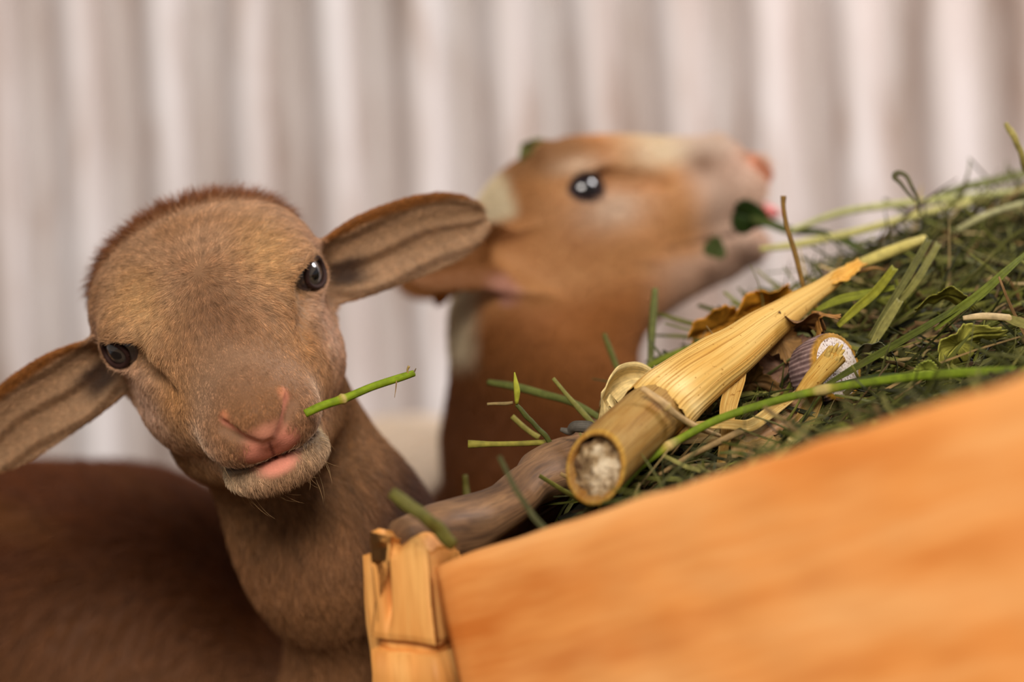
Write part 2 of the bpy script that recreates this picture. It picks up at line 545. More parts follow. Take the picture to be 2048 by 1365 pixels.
def pad_d(p, n0):
    d = smin(cone(p, (0, n0, -0.0125), (0.0142, n0 - 0.0080, -0.0036), 0.0054, 0.0032), cone(p, (0, n0 - 0.0005, -0.012), (0, n0 - 0.002, -0.019), 0.0054, 0.0032), 0.004)
    return smin(d, ell(p, (0, n0 - 0.0015, -0.0095), (0.0095, 0.0055, 0.0060)), 0.003)
def head_sdf(L, h):
    p = np.stack([np.abs(L[:, 0]), L[:, 1] , L[:, 2]], -1).astype(np.float32)
    sn = h['sn']                                   # length of the muzzle
    j = h['jaw']
    def S(v): return (v[0], v[1] * sn if v[1] > 0 else v[1], v[2])
    d = ell(p, (0, h['cr_n'], h['cr_u']), (h['cr_x'], h['cr_l'], h['cr_r']))
    d = smin(d, ell(p, (0, 0.012, 0.008), (0.046, 0.045, h['fp'])), 0.014)         # frontal plate
    d = smin(d, ell(p, S((0.0, 0.006, -0.034)), (0.0565, 0.054, 0.044)), 0.02)       # cheeks
    d = smin(d, cone(p, S((0, 0.005, -0.014)), S((0, 0.085, -0.017)), 0.038, 0.0245), 0.026)   # muzzle
    d = smin(d, ell(p, S((0, 0.048, -0.022)), (0.0365, 0.044, 0.030)), 0.016)
    d = smin(d, cone(p, (0.037, -0.012, 0.026), (0.030, 0.036, 0.012 + h['br'] * 0.5), 0.0085, 0.0060), 0.010)
    d = smin(d, cone(p, (0, 0.01, 0.008), S((0, 0.088, -0.003 + h['br'])), 0.022, 0.0150), 0.014)    # nose bridge
    d = smin(d, ell(p, S((0.0132, 0.093, -0.0190)), (0.0175, 0.018, 0.0150)), 0.010)   # upper lips
    d = smin(d, ell(p, S((0.0, 0.105, -0.0045)), (0.0135, 0.011, 0.0085)), 0.006)       # nose end
    # lower jaw
    jw = cone(p, S((0.019, 0.004, -0.064)), S((0.008, 0.078, -0.0475 - j)), 0.031, 0.0170)
    jw = smin(jw, ell(p, S((0, 0.089, -0.0462 - j)), (0.0280, 0.0185, 0.0122)), 0.006)
    if j > 0.002: 
        jw = smax(jw, -ell(p, (0, 0.1 * sn, -0.034 - j * 0.3), (0.03, 0.026, 0.001 + j * 0.46)), 0.002)
    d = smin(d, jw, 0.0045 + j * 1.1)
    # brow over the eye and lids
    ec, ed, ef, eu = eye_frame(h)
    d = smin(d, ell(p, (ec[0] - 0.004, ec[1] + 0.001, ec[2] + 0.0125), (0.0150, 0.021, 0.0085)), 0.008)
    d = smin(d, ell(p, (ec[0] - 0.012, ec[1] + 0.006, ec[2] - 0.019), (0.013, 0.020, 0.012)), 0.010)
    q = p - ec.astype(np.float32)
    lid = np.linalg.norm(q, axis=1) - (h['eye_r'] + 0.0030)
    d = smin(d, lid, 0.0045)
    a, b, c = q @ ef.astype(np.float32), q @ eu.astype(np.float32), q @ ed.astype(np.float32)
    ow, oh = h['open']
    op = (np.sqrt((a / ow) ** 2 + (b / oh) ** 2) - 1) * oh
    op = np.maximum(op, -(c - 0.002))
    d = smax(d, -op, 0.0016)
    d = smax(d, -(np.linalg.norm(q, axis=1) - h['eye_r'] + 0.0006) , 0.0005) if False else d
    # tear groove in front of the eye
    g = cone(p, (ec[0] + 0.004, ec[1] + 0.015, ec[2] - 0.004), (ec[0] - 0.006, ec[1] + 0.034, ec[2] - 0.008), 0.0022, 0.0012)
    d = smax(d, -g, 0.006)
    g = cone(p, (ec[0] + 0.002, ec[1] + 0.012, ec[2] + 0.007), (0.0375, 0.052, -0.004), 0.0035, 0.003)
    d = smax(d, -g, 0.010)
    # ears
    e = ear_sdf(L, h)
    d = smin(d, e, 0.009)
    bq, ee, ff, ww = ear_frame(h)
    hole = bq + ee * 0.010 + ff * 0.006
    d = smax(d, -cone(p, hole, hole + ee * 0.022 + ff * 0.004, 0.007, 0.0045), 0.004)
    # nose pad: a raised V with nostril slits under its wings
    n0 = 0.1135 * sn
    dn = pad_d(p, n0)
    d = smin(d, dn, 0.006)
    sl = cone(p, (0.0066, n0 + 0.003, -0.0158), (0.0178, n0 - 0.0045, -0.0058), 0.0020, 0.0042)
    sl = smin(sl, cone(p, (0.0178, n0 - 0.0045, -0.0058), (0.0192, n0 - 0.0105, 0.0000), 0.0030, 0.0010), 0.002)
    d = smax(d, -sl, 0.0022)
    # split of the upper lip, mouth slit
    d = smax(d, -cone(p, (0, n0 + 0.0045, -0.0165), (0, n0 + 0.003, -0.033), 0.0012, 0.0019), 0.0020)
    um = -0.0325 - 0.26 * np.maximum(0, n0 - p[:, 1]) ** 1.0 + 0.9 * np.maximum(0, n0 - 0.03 - p[:, 1])
    um = -0.0325 - 0.010 * np.clip((n0 - p[:, 1]) / 0.03, 0, 1) - j * 0.45
    slit = np.maximum(np.abs(p[:, 2] - um) - 0.0006, (n0 - 0.052) - p[:, 1])
    slit = np.maximum(slit, -(d + 0.005))
    d = smax(d, -slit, 0.0022)
    return d

HEAD1 = dict(br=0.0, fp=0.026, ear_dir_other=(0.96, -0.10, -0.33), sn=0.92, jaw=0.0, cr_u=0.0065, cr_r=0.041, cr_n=-0.022, cr_x=0.0635, cr_l=0.053, eye=(0.0468, 0.007, 0.008), eye_dir=(0.80, 0.58, 0.12), eye_r=0.0128,
             open=(0.0090, 0.0070), ear_base=(0.056, -0.024, -0.014), ear_dir=(0.97, -0.10, -0.12), ear_face=(0.05, 0.9, 0.30), ear_len=0.106)
HEAD2 = dict(br=0.008, fp=0.022, sn=1.09, jaw=0.0065, cr_u=-0.007, cr_r=0.036, cr_n=-0.012, cr_x=0.058, cr_l=0.050, eye=(0.0440, 0.002, -0.001), eye_dir=(0.93, 0.30, 0.10), eye_r=0.0128,
             open=(0.0108, 0.0080), ear_base=(0.046, -0.050, -0.030), ear_dir=(0.62, -0.78, 0.03), ear_face=(0.75, 0.55, -0.25), ear_len=0.078)

def basis(origin, xdir, down_pitch):
    t = unit(CAM - origin)
    x = np.asarray(xdir, float); x = unit(x - (x @ t) * t)
    s = np.cross(t, x)
    if s @ UP < 0: s = -s
    N = math.cos(down_pitch) * t - math.sin(down_pitch) * s
    U = math.sin(down_pitch) * t + math.cos(down_pitch) * s
    return np.stack([x, N, U])
O1 = P(434, 632, 1.272)
B1 = basis(O1, 0.927 * RT + 0.375 * UP, math.radians(28.5))
O2 = P(1142, 391, 1.52) + FWD * 0.01
ta = math.radians(12)
yaw2 = math.radians(-4)
n2 = math.cos(ta) * RT + math.sin(ta) * UP
u2 = -math.sin(ta) * RT + math.cos(ta) * UP
x2 = -FWD
n2, x2 = n2 * math.cos(yaw2) + x2 * math.sin(yaw2), x2 * math.cos(yaw2) - n2 * math.sin(yaw2)
B2 = np.stack([x2, n2, u2])
def to_l(p, O, B): return (p - O) @ B.T
def to_w(l, O, B): return O + np.asarray(l) @ B

def legs(p, pts, r0, r1, k):
    d = None
    for hip, knee, hock, foot in pts:
        e = cone(p, hip, knee, r0, r0 * 0.62)
        e = smin(e, cone(p, knee, hock, r0 * 0.55, r1 * 1.15), 0.02)
        e = smin(e, cone(p, hock, foot, r1, r1 * 0.95), 0.01)
        e = smin(e, ell(p, (foot[0], foot[1], 0.014), (0.018, 0.021, 0.016)), 0.008)
        d = e if d is None else np.minimum(d, e)
    return d

def leg_pts(sh, rump, w_, fz=0.0):
    """four legs below a trunk that runs from shoulder to rump"""
    ax = unit((rump - sh) * np.array([1, 1, 0])); sd = np.array([-ax[1], ax[0], 0])
    out = []
    for s in (-1, 1):
        a = sh + sd * s * w_ + np.array([0, 0, -0.05])
        kn = np.array([a[0], a[1], 0.19]) - ax * 0.006
        out.append((a, kn, np.array([kn[0], kn[1], 0.10]), np.array([kn[0], kn[1], 0.02])))
        b = rump + sd * s * w_ + np.array([0, 0, -0.04])
        stifle = np.array([b[0], b[1], 0.30]) - ax * 0.05
        hock = np.array([b[0], b[1], 0.16]) + ax * 0.045
        out.append((b, stifle, hock, np.array([hock[0], hock[1], 0.02]) - ax * 0.012))
    return out

# sheep 1: brown, head towards the lens, trunk off to the left
SH1, RU1 = P(215, 1340, 1.60), P(-620, 1310, 1.84)
def body1(p):
    nb = to_w((0, -0.052, -0.022), O1, B1)
    jb = to_w((0, -0.030, -0.062), O1, B1)
    n1, n2_ = P(672, 1085, 1.350), P(800, 1330, 1.415)
    d = cone(p, nb, n1, 0.044, 0.048)
    d = smin(d, cone(p, jb, P(655, 1100, 1.335), 0.030, 0.030), 0.02)
    d = smin(d, cone(p, n1, n2_, 0.0405, 0.055), 0.03)
    d = smin(d, cone(p, n2_, P(680, 1700, 1.46), 0.055, 0.075), 0.03)
    d = smin(d, cone(p, P(680, 1700, 1.46), SH1, 0.07, 0.11), 0.03)
    d = smin(d, cone(p, SH1, RU1, 0.134, 0.150), 0.025)
    d = smin(d, legs(p, leg_pts(SH1, RU1, 0.062), 0.052, 0.015, 0.02), 0.03)
    tail = RU1 + unit(RU1 - SH1) * 0.14 + np.array([0, 0, 0.05])
    d = smin(d, cone(p, tail, tail + np.array([-0.04, 0.02, -0.17]), 0.02, 0.010), 0.02)
    return d
# sheep 2: tan, in profile with the head raised, pale trunk going away to the wall
SH2, RU2 = P(1060, 1185, 1.68), P(815, 1150, 1.93)
def body2(p):
    nb = to_w((0, -0.020, -0.036), O2, B2)
    d = cone(p, nb, P(1085, 640, 1.53), 0.044, 0.050, None)
    d = smin(d, cone(p, to_w((0, -0.012, -0.060), O2, B2), P(1110, 660, 1.53), 0.032, 0.045), 0.03)
    d = smin(d, cone(p, P(1085, 640, 1.53), P(1085, 900, 1.56), 0.050, 0.054), 0.03)
    d = smin(d, cone(p, P(1085, 900, 1.56), P(1110, 1180, 1.62), 0.054, 0.075), 0.04)
    d = smin(d, cone(p, SH2, RU2, 0.098, 0.126), 0.05)
    d = smin(d, legs(p, leg_pts(SH2, RU2, 0.058), 0.048, 0.015, 0.02), 0.03)
    tail = RU2 + unit(RU2 - SH2) * 0.10 + np.array([0, 0, 0.03])
    d = smin(d, cone(p, tail, tail + np.array([-0.03, 0.0, -0.15]), 0.018, 0.009), 0.02)
    return d

def sheep_mesh(O, B, h, body, bb, hf, hc, kneck):
    def fn(p):
        dh = np.full(len(p), 1.0, np.float32)
        L = to_l(p, O, B)
        near = np.linalg.norm(L - np.array([0, 0.01, -0.02]), axis=1) < 0.24
        dh = np.linalg.norm(L, axis=1) - 0.10
        if near.any():
            dh[near] = head_sdf(L[near], h)
        return smin(dh, body(p), kneck).astype(np.float32)
    ext = []
    for sx in (-0.15, 0.15):
        for sn in (-0.095, 0.125):
            for su in (-0.095, 0.062):
                ext.append(to_w((sx, sn, su), O, B))
    ext = np.array(ext)
    ax = [axis(bb[0][k], bb[1][k], max(ext[:, k].min(), bb[0][k]), min(ext[:, k].max(), bb[1][k]), hf, hc) for k in range(3)]
    V, Fq = nets(ax[0], ax[1], ax[2], fn)
    V = relax(V, Fq, 1, 0.4)
    return V, Fq

def srgb(*c):
    c = np.array(c, float) / 255.0
    return np.where(c <= 0.04045, c / 12.92, ((c + 0.055) / 1.055) ** 2.4)
def blend(c, m, col):
    m = np.clip(m, 0, 1)[:, None]
    return c * (1 - m) + np.asarray(col) * m
def bump_(x, c, r):
    """soft ball weight round c"""
    q = (x - np.asarray(c)) / np.asarray(r)
    return np.exp(-(q ** 2).sum(1))
def sm(x, a, b):
    t = np.clip((x - a) / (b - a), 0, 1)
    return t * t * (3 - 2 * t)

def colour1(pw):
    L = to_l(pw, O1, B1); h = HEAD1; sn = h['sn']
    a = np.stack([np.abs(L[:, 0]), L[:, 1], L[:, 2]], -1)
    c = np.tile(srgb(184, 142, 106), (len(pw), 1))
    c = blend(c, 0.55 * sm(nz3(L, 30, 5), -0.3, 0.8), srgb(164, 118, 78))
    c = blend(c, 0.9 * bump_(a, (0, 0.045, 0.02), (0.020, 0.03, 0.03)), srgb(140, 100, 70))        # dusky bridge
    c = blend(c, 0.9 * bump_(a, (0.033, 0.012, 0.022), (0.016, 0.026, 0.02)), srgb(212, 168, 112))    # golden brow edge
    c = blend(c, 1.0 * bump_(a, (0.050, 0.022, -0.020), (0.012, 0.018, 0.020)), srgb(216, 178, 152))   # pale patch before the eye
    c = blend(c, 0.8 * bump_(a, (0.050, -0.010, 0.012), (0.014, 0.014, 0.010)), srgb(186, 144, 118))
    c = blend(c, 0.75 * bump_(a, (0.032, 0.048, -0.012), (0.014, 0.022, 0.026)), srgb(166, 116, 62))
    c = blend(c, sm(a[:, 1], 0.060, 0.090) * 0.6, srgb(190, 154, 126))
    c = blend(c, sm(a[:, 1], 0.060, 0.086) * sm(-a[:, 2], 0.006, 0.020) * 0.9, srgb(228, 202, 176))                              # muzzle
    c = blend(c, sm(a[:, 1], 0.060, 0.075) * sm(-a[:, 2], 0.028, 0.036) * 0.9, srgb(230, 206, 168))      # chin
    c = blend(c, sm(-a[:, 2], 0.046, 0.058) * sm(0.085 - a[:, 1], 0, 0.02) * 0.8, srgb(140, 98, 58))
    c = blend(c, sm(-L[:, 1], 0.034, 0.044) * sm(L[:, 2], -0.01, 0.01), srgb(118, 66, 26))             # crest behind the forehead
    s, t, wd = ear_co(L, h)
    em = sm(s, 0.02, 0.12) * (a[:, 0] > 0.055) * (np.abs(t) < 0.03) * (np.abs(wd) < 0.035)
    tn = t / np.maximum(ear_half(s), 0.004)
    ec = np.tile(srgb(190, 150, 112), (len(pw), 1))
    ec = blend(ec, sm(np.sin(tn * 8.5 + 2.5 * s + 1.2 * np.sin(s * 7)), 0.35, 0.95) * 0.75, srgb(96, 60, 28))
    ec = blend(ec, sm(0.34 - s, 0, 0.16) * sm(0.5 - np.abs(tn + 0.15), 0, 0.3) * 0.95, srgb(44, 24, 14))  # shade of the ear canal painted into the colour
    ec = blend(ec, sm(np.abs(tn), 0.80, 0.95), srgb(150, 92, 38))
    ec = blend(ec, sm(-wd, -0.004, 0.006) * 0.2, srgb(120, 78, 40))
    c = np.where(em[:, None] > 0, c * (1 - em[:, None]) + ec * em[:, None], c)
    # neck and trunk
    far = np.linalg.norm(L - np.array([0, -0.01, -0.03]), axis=1)
    k = sm(far, 0.085, 0.12) * (em < 0.3)
    c = blend(c, k, srgb(150, 104, 66))
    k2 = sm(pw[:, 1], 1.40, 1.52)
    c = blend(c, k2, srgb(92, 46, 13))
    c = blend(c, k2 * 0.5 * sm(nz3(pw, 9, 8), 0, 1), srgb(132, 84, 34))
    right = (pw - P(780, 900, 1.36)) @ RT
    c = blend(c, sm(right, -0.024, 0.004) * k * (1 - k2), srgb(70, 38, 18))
    return np.clip(c, 0.004, 1), L, a, em

def skin1(pw):
    c, L, a, em = colour1(pw)
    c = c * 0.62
    return pink(c, a, HEAD1)
def pink(c, a, h):
    n0 = 0.1135 * h['sn']; j = h['jaw']
    d = pad_d(a, n0)
    m = padmask(a, h)
    c = blend(c, m, srgb(232, 148, 122))
    c = blend(c, sm(-d, -0.002, 0.001) * sm(a[:, 1], n0 - 0.014, n0 - 0.008), srgb(226, 150, 122))
    c = blend(c, sm(0.003 - d, 0.0, 0.002) * sm(a[:, 2], -0.006, 0.003) * sm(a[:, 1], n0 - 0.016, n0 - 0.01) * 0.7, srgb(226, 140, 96))
    um = -0.0325 - 0.010 * np.clip((n0 - a[:, 1]) / 0.03, 0, 1) - j * 0.45
    c = blend(c, sm(0.0016 - np.abs(a[:, 2] - um), 0, 0.001) * sm(a[:, 1], 0.045, 0.05) * 0.8, srgb(70, 38, 26))
    c = blend(c, sm(0.0012 - a[:, 0], 0, 0.0008) * sm(-a[:, 2], 0.016, 0.020) * sm(0.034 + a[:, 2], 0, 0.002) * (a[:, 1] > n0 - 0.01) * 0.8, srgb(120, 56, 44))
    ec, ed, ef, eu = eye_frame(h)
    q = a - ec; x, y, z = q @ ef, q @ eu, q @ ed
    r = np.sqrt((x / h['open'][0]) ** 2 + (y / h['open'][1]) ** 2)
    c = blend(c, sm(1.28 - r, 0, 0.12) * (z > 0), srgb(58, 34, 26))
    return c
def padmask(a, h):
    n0 = 0.1135 * h['sn']; j = h['jaw']
    up = bump_(a, (0.0045, n0, -0.0245), (0.0115, 0.018, 0.0095)) * 1.7 * (a[:, 1] > 0.06)
    lo = bump_(a, (0.0, n0 - 0.008, -0.0385 - j), (0.0125, 0.016, 0.0055)) * 1.7 * (a[:, 1] > 0.05)
    return np.clip(np.maximum(up - 0.25, lo - 0.35), 0, 1)

def fur_gate(a, h):
    """0 where the skin is bare: nose pad, lips, eye opening"""
    n0 = 0.1135 * h['sn']
    d = pad_d(a, n0)
    g = sm(d, 0.0010, 0.0034)
    sl = cone(a, (0.0062, n0 + 0.003, -0.0150), (0.0178, n0 - 0.0045, -0.0045), 0.0016, 0.0023)
    g = g * sm(sl, 0.0008, 0.003)
    g = g * (1 - sm(padmask(a, h), 0.15, 0.7))
    um = -0.0325 - 0.010 * np.clip((n0 - a[:, 1]) / 0.03, 0, 1) - h['jaw'] * 0.45
    g = g * np.where(a[:, 1] > n0 - 0.048, sm(np.abs(a[:, 2] - um), 0.0008, 0.0018), 1)
    ec, ed, ef, eu = eye_frame(h)
    q = a - ec; x, y, z = q @ ef, q @ eu, q @ ed
    r = np.sqrt((x / h['open'][0]) ** 2 + (y / h['open'][1]) ** 2)
    return g * np.where(z > 0, sm(r, 1.12, 1.3), 1)

def face_flow(L, whorl):
    f = L - np.array(whorl)
    f[:, 0] *= 1.3
    return f

def build_eye(parent, O, B, h, side, iris, label):
    c, d, f, u = eye_frame(h)
    c, d, f, u = [v * np.array([side, 1, 1]) for v in (c, d, f, u)]
    wc, wd, wf, wu = to_w(c, O, B), d @ B, f @ B, u @ B
    r = h['eye_r']
    n, k = 28, 40
    V, st = [], []
    for i in range(n + 1):
        th = math.pi * i / n
        for q in range(k):
            ph = 2 * math.pi * q / k
            rr = r * (1 + 0.045 * max(0, math.cos(th)) ** 6)
            l = np.array([math.sin(th) * math.cos(ph), math.sin(th) * math.sin(ph), math.cos(th)]) * rr
            V.append(wc + l[0] * wf + l[1] * wu + l[2] * wd); st.append(l / r)
    i = np.arange(n)[:, None] * k; j = np.arange(k)[None]; j2 = (j + 1) % k
    Fq = np.stack([i + j, i + k + j, i + k + j2, i + j2], -1).reshape(-1, 4)
    st = np.array(st)
    m = NT('eyeball', 0.06, 0.6)
    sv = m.attr('st').outputs['Vector']
    sep = m.n('ShaderNodeSeparateXYZ'); m.l(sv, sep.inputs[0])
    def math_(op, a, b):
        nd = m.n('ShaderNodeMath', operation=op)
        for s_, v in ((nd.inputs[0], a), (nd.inputs[1], b)):
            if hasattr(v, 'links'): m.l(v, s_)
            else: s_.default_value = v
        return nd.outputs[0]
    x2 = math_('POWER', math_('ABSOLUTE', math_('DIVIDE', sep.outputs[0], 0.46), 0), 3.0)
    y2 = math_('POWER', math_('ABSOLUTE', math_('DIVIDE', sep.outputs[1], 0.20), 0), 3.0)
    pup = math_('ADD', x2, y2)
    r2 = math_('SQRT', math_('ADD', math_('POWER', math_('ABSOLUTE', sep.outputs[0], 0), 2), math_('POWER', math_('ABSOLUTE', sep.outputs[1], 0), 2)), 0)
    fn = m.noise(9, 4, m.mapping(sv, (1, 1, 0.2)))
    ir = m.mix(fn, iris, tuple(x * 0.45 for x in iris))
    ir = m.mix(m.ramp(r2, [(0.62, (0, 0, 0)), (0.80, (1, 1, 1))]), ir, (0.05, 0.035, 0.035))
    ir = m.mix(m.ramp(r2, [(0.84, (0, 0, 0)), (0.92, (1, 1, 1))]), ir, (0.16, 0.11, 0.10))
    c_ = m.mix(m.ramp(pup, [(0.8, (1, 1, 1)), (1.15, (0, 0, 0))]), ir, (0.002, 0.002, 0.004))
    m.color(c_)
    m.b.inputs['Coat Weight'].default_value = 1.0
    m.b.inputs['Coat Roughness'].default_value = 0.07
    o = link('eye', mesh('eye', np.array(V), Fq, m.m, True, None, {'st': st}), parent)
    if label: o['label'] = label
    # dark rim of the lid
    ow, oh = h['open']
    ring = []
    for q in range(33):
        a = 2 * math.pi * q / 32
        x, y = math.cos(a) * (ow + 0.0002), math.sin(a) * (oh + 0.0002)
        z = math.sqrt(max(0, (r + 0.0013) ** 2 - x * x - y * y))
        ring.append(wc + x * wf + y * wu + z * wd)
    V2, F2, s2 = tube(np.array(ring), 0.0014, 8, False, face=wd)
    g = Geo(); g.add(V2, F2, srgb(54, 32, 26), s2)
    link('eyelid', g.mesh('eyelid', M_PLANT), o)
    return o

def empty(name, loc):
    o = bpy.data.objects.new(name, None); COL.objects.link(o); o.empty_display_size = 0.05
    return o

FUR = True
def build_sheep1():
    bb = ([-1.0, 1.10, 0.0], [0.14, 2.05, 0.80])
    V, Fq = sheep_mesh(O1, B1, HEAD1, body1, bb, 0.0015, 0.010, 0.016)
    print('sheep1 verts', len(V))
    N, _ = normals(V, Fq)
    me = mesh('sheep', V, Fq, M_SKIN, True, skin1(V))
    o = link('sheep', me)
    tag(o, 'tawny brown sheep facing the camera with green stem in its mouth', 'sheep')
    for s in (-1, 1):
        build_eye(o, O1, B1, HEAD1, s, (0.085, 0.065, 0.05), None)
    if not FUR: return o, V, Fq, N
    L = to_l(V, O1, B1)
    a = np.abs(L) * [1, 0, 0] + L * [0, 1, 1]
    far = np.linalg.norm(L - np.array([0, 0.0, -0.02]), axis=1)
    dens = np.where(far < 0.17, 2.6e6, 3.0e5)
    facing = (N * unit(CAM - V)).sum(1)
    dens = dens * np.where(facing < -0.35, 0.35, 1.0)
    dens = dens * np.where(far < 0.17, fur_gate(a, HEAD1), 1.0) * (V[:, 2] > 0.06)
    p, n = scatter(V, Fq, N, dens)
    c, Lp, ap, em = colour1(p)
    fl = face_flow(Lp, (0.0, 0.012, 0.02))
    b, e, f, wv = ear_frame(HEAD1)
    sgn = np.sign(Lp[:, :1])
    evec = np.stack([sgn[:, 0] * e[0], np.full(len(p), e[1]), np.full(len(p), e[2])], -1)
    fl = unit(fl) * (1 - em[:, None]) + evec * em[:, None]
    fw_ = fl @ B1
    farp = np.linalg.norm(Lp - np.array([0, 0.0, -0.02]), axis=1)
    k = sm(farp, 0.085, 0.12)[:, None] * (em[:, None] < 0.3)
    down = np.array([0.1, 0.15, -1.0])
    fw_ = unit(fw_) * (1 - k) + down * k
    k2 = sm(p[:, 1], 1.42, 1.52)[:, None]
    fw_ = fw_ * (1 - k2) + np.array([-0.8, 0.3, -0.5]) * k2
    poll = sm(-Lp[:, 1], 0.034, 0.046) * sm(Lp[:, 2], -0.02, 0.01) * (em < 0.2)
    ln = 0.0052 - 0.0022 * sm(Lp[:, 1], 0.045, 0.08) + 0.006 * k[:, 0] + 0.006 * k2[:, 0] - 0.0015 * em + 0.009 * poll
    right = (p - P(790, 900, 1.36)) @ RT
    ln = ln + 0.006 * sm(right, -0.02, 0.01) * k[:, 0]
    lf = 0.30 + 0.55 * poll + 0.15 * k[:, 0]
    n0 = 0.1135 * HEAD1['sn']
    dpad = np.linalg.norm(ap - np.array([0.0, n0, -0.010]), axis=1)
    ln = ln * (0.45 + 0.55 * sm(dpad, 0.016, 0.034))
    v = rng.uniform(0.58, 1.42, len(p)) * (1 + 0.24 * nz3(Lp, 210, 12))
    tip = (rng.uniform(0, 1, len(p)) < 0.12)[:, None]
    c = c * v[:, None]
    c = np.where(tip, c * 1.3 + 0.02, c)
    rad = 0.000075 + 0.00004 * k[:, 0] + 0.00007 * k2[:, 0]
    print('hairs', len(p))
    hair('coat', o, p, fw_, n, ln, c, rad, lf, 0.30)
    # whiskers on lips and chin
    g = []
    for q in range(46):
        sd = rng.choice([-1, 1]); 
        n0 = 0.1135 * HEAD1['sn']
        lp = np.array([sd * rng.uniform(0.006, 0.024), n0 - rng.uniform(0.012, 0.030), rng.choice([-0.026, -0.050, -0.052]) + rng.uniform(-0.004, 0.004)])
        g.append(lp)
    g = to_w(np.array(g), O1, B1)
    from mathutils.bvhtree import BVHTree
    near = far < 0.14
    fm = near[Fq].all(1)
    bv = BVHTree.FromPolygons([tuple(v_) for v_ in V], [tuple(x) for x in Fq[fm]])
    rr, nn = [], []
    for q in g:
        loc, nr_, _, _ = bv.find_nearest(Vector(q))
        rr.append(loc); nn.append(nr_)
    rr, nn = np.array(rr), np.array(nn)
    hair('whiskers', o, rr, nn + np.array([0.6, -0.2, -0.9]), nn, rng.uniform(0.008, 0.024, len(rr)), np.tile(srgb(200, 160, 110), (len(rr), 1)), 0.00005, 0.8, 0.15)
    return o, V, Fq, N
S1, V1, F1, N1 = build_sheep1()

def colour2(pw):
    L = to_l(pw, O2, B2); h = HEAD2
    a = np.stack([np.abs(L[:, 0]), L[:, 1], L[:, 2]], -1)
    c = np.tile(srgb(204, 146, 92), (len(pw), 1))
    c = blend(c, 0.5 * sm(nz3(L, 18, 15), -0.2, 0.9), srgb(186, 126, 76))
    c = blend(c, sm(L[:, 2], 0.006, 0.018) * sm(0.03 - L[:, 1], 0, 0.03), srgb(158, 112, 70))          # brow
    c = blend(c, 0.9 * bump_(a, (0.05, -0.03, 0.004), (0.03, 0.014, 0.022)), srgb(170, 116, 66))
    c = blend(c, 1.0 * bump_(a, (0.05, 0.002, 0.015), (0.03, 0.014, 0.006)), srgb(216, 182, 150))       # ring over the eye
    c = blend(c, 1.0 * bump_(a, (0.05, 0.018, -0.016), (0.04, 0.022, 0.013)), srgb(214, 182, 154))      # ring under the eye
    c = blend(c, sm(L[:, 2], -0.004, 0.014) * sm(L[:, 1], 0.018, 0.062), srgb(226, 202, 166))           # pale bridge
    c = blend(c, sm(a[:, 1], 0.060, 0.09) * 0.8, srgb(214, 186, 168))
    c = blend(c, 0.9 * bump_(a, (0.02, 0.084, 0.002), (0.03, 0.012, 0.010)), srgb(134, 98, 72))
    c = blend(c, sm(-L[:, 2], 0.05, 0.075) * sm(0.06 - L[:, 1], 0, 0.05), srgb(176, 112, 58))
    c = blend(c, sm(-L[:, 2], 0.045, 0.06) * sm(L[:, 1], 0.02, 0.06) * 0.8, srgb(196, 160, 136))
    s, t, wd = ear_co(L, h)
    em = sm(s, 0.02, 0.12) * (a[:, 0] > 0.05) * (np.abs(t) < 0.03) * (np.abs(wd) < 0.03) * (s < 1.1)
    tn = t / np.maximum(ear_half(s), 0.004)
    ec = np.tile(srgb(150, 96, 50), (len(pw), 1))
    ec = blend(ec, sm(-tn, 0.3, 0.8) * sm(0.35 - s, 0, 0.2), srgb(196, 140, 118))
    c = blend(c, em, ec)
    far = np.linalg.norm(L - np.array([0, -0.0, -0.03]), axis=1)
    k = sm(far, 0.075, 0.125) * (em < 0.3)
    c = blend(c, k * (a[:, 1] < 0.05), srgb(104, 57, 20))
    # pale nape and trunk
    back = -((pw - P(965, 560, 1.53)) @ RT)
    hgt = (pw - P(965, 700, 1.53)) @ UP
    c = blend(c, sm(back, -0.004, 0.012) * sm(hgt, -0.012, 0.006) * (1 - em), srgb(222, 204, 170))
    c = blend(c, sm(-L[:, 1], 0.034, 0.044) * sm(L[:, 2], -0.012, -0.004), srgb(226, 208, 172))
    c = blend(c, sm(pw[:, 1], 1.63, 1.68), srgb(226, 208, 186))
    return np.clip(c, 0.004, 1), L, a, em
def skin2(pw):
    c, L, a, em = colour2(pw)
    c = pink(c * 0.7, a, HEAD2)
    h = HEAD2; n0 = 0.1135
    return blend(c, np.minimum(1, 1.6 * bump_(a, (0.0, n0 * h['sn'], -0.004), (0.018, 0.016, 0.012))), srgb(178, 112, 80))

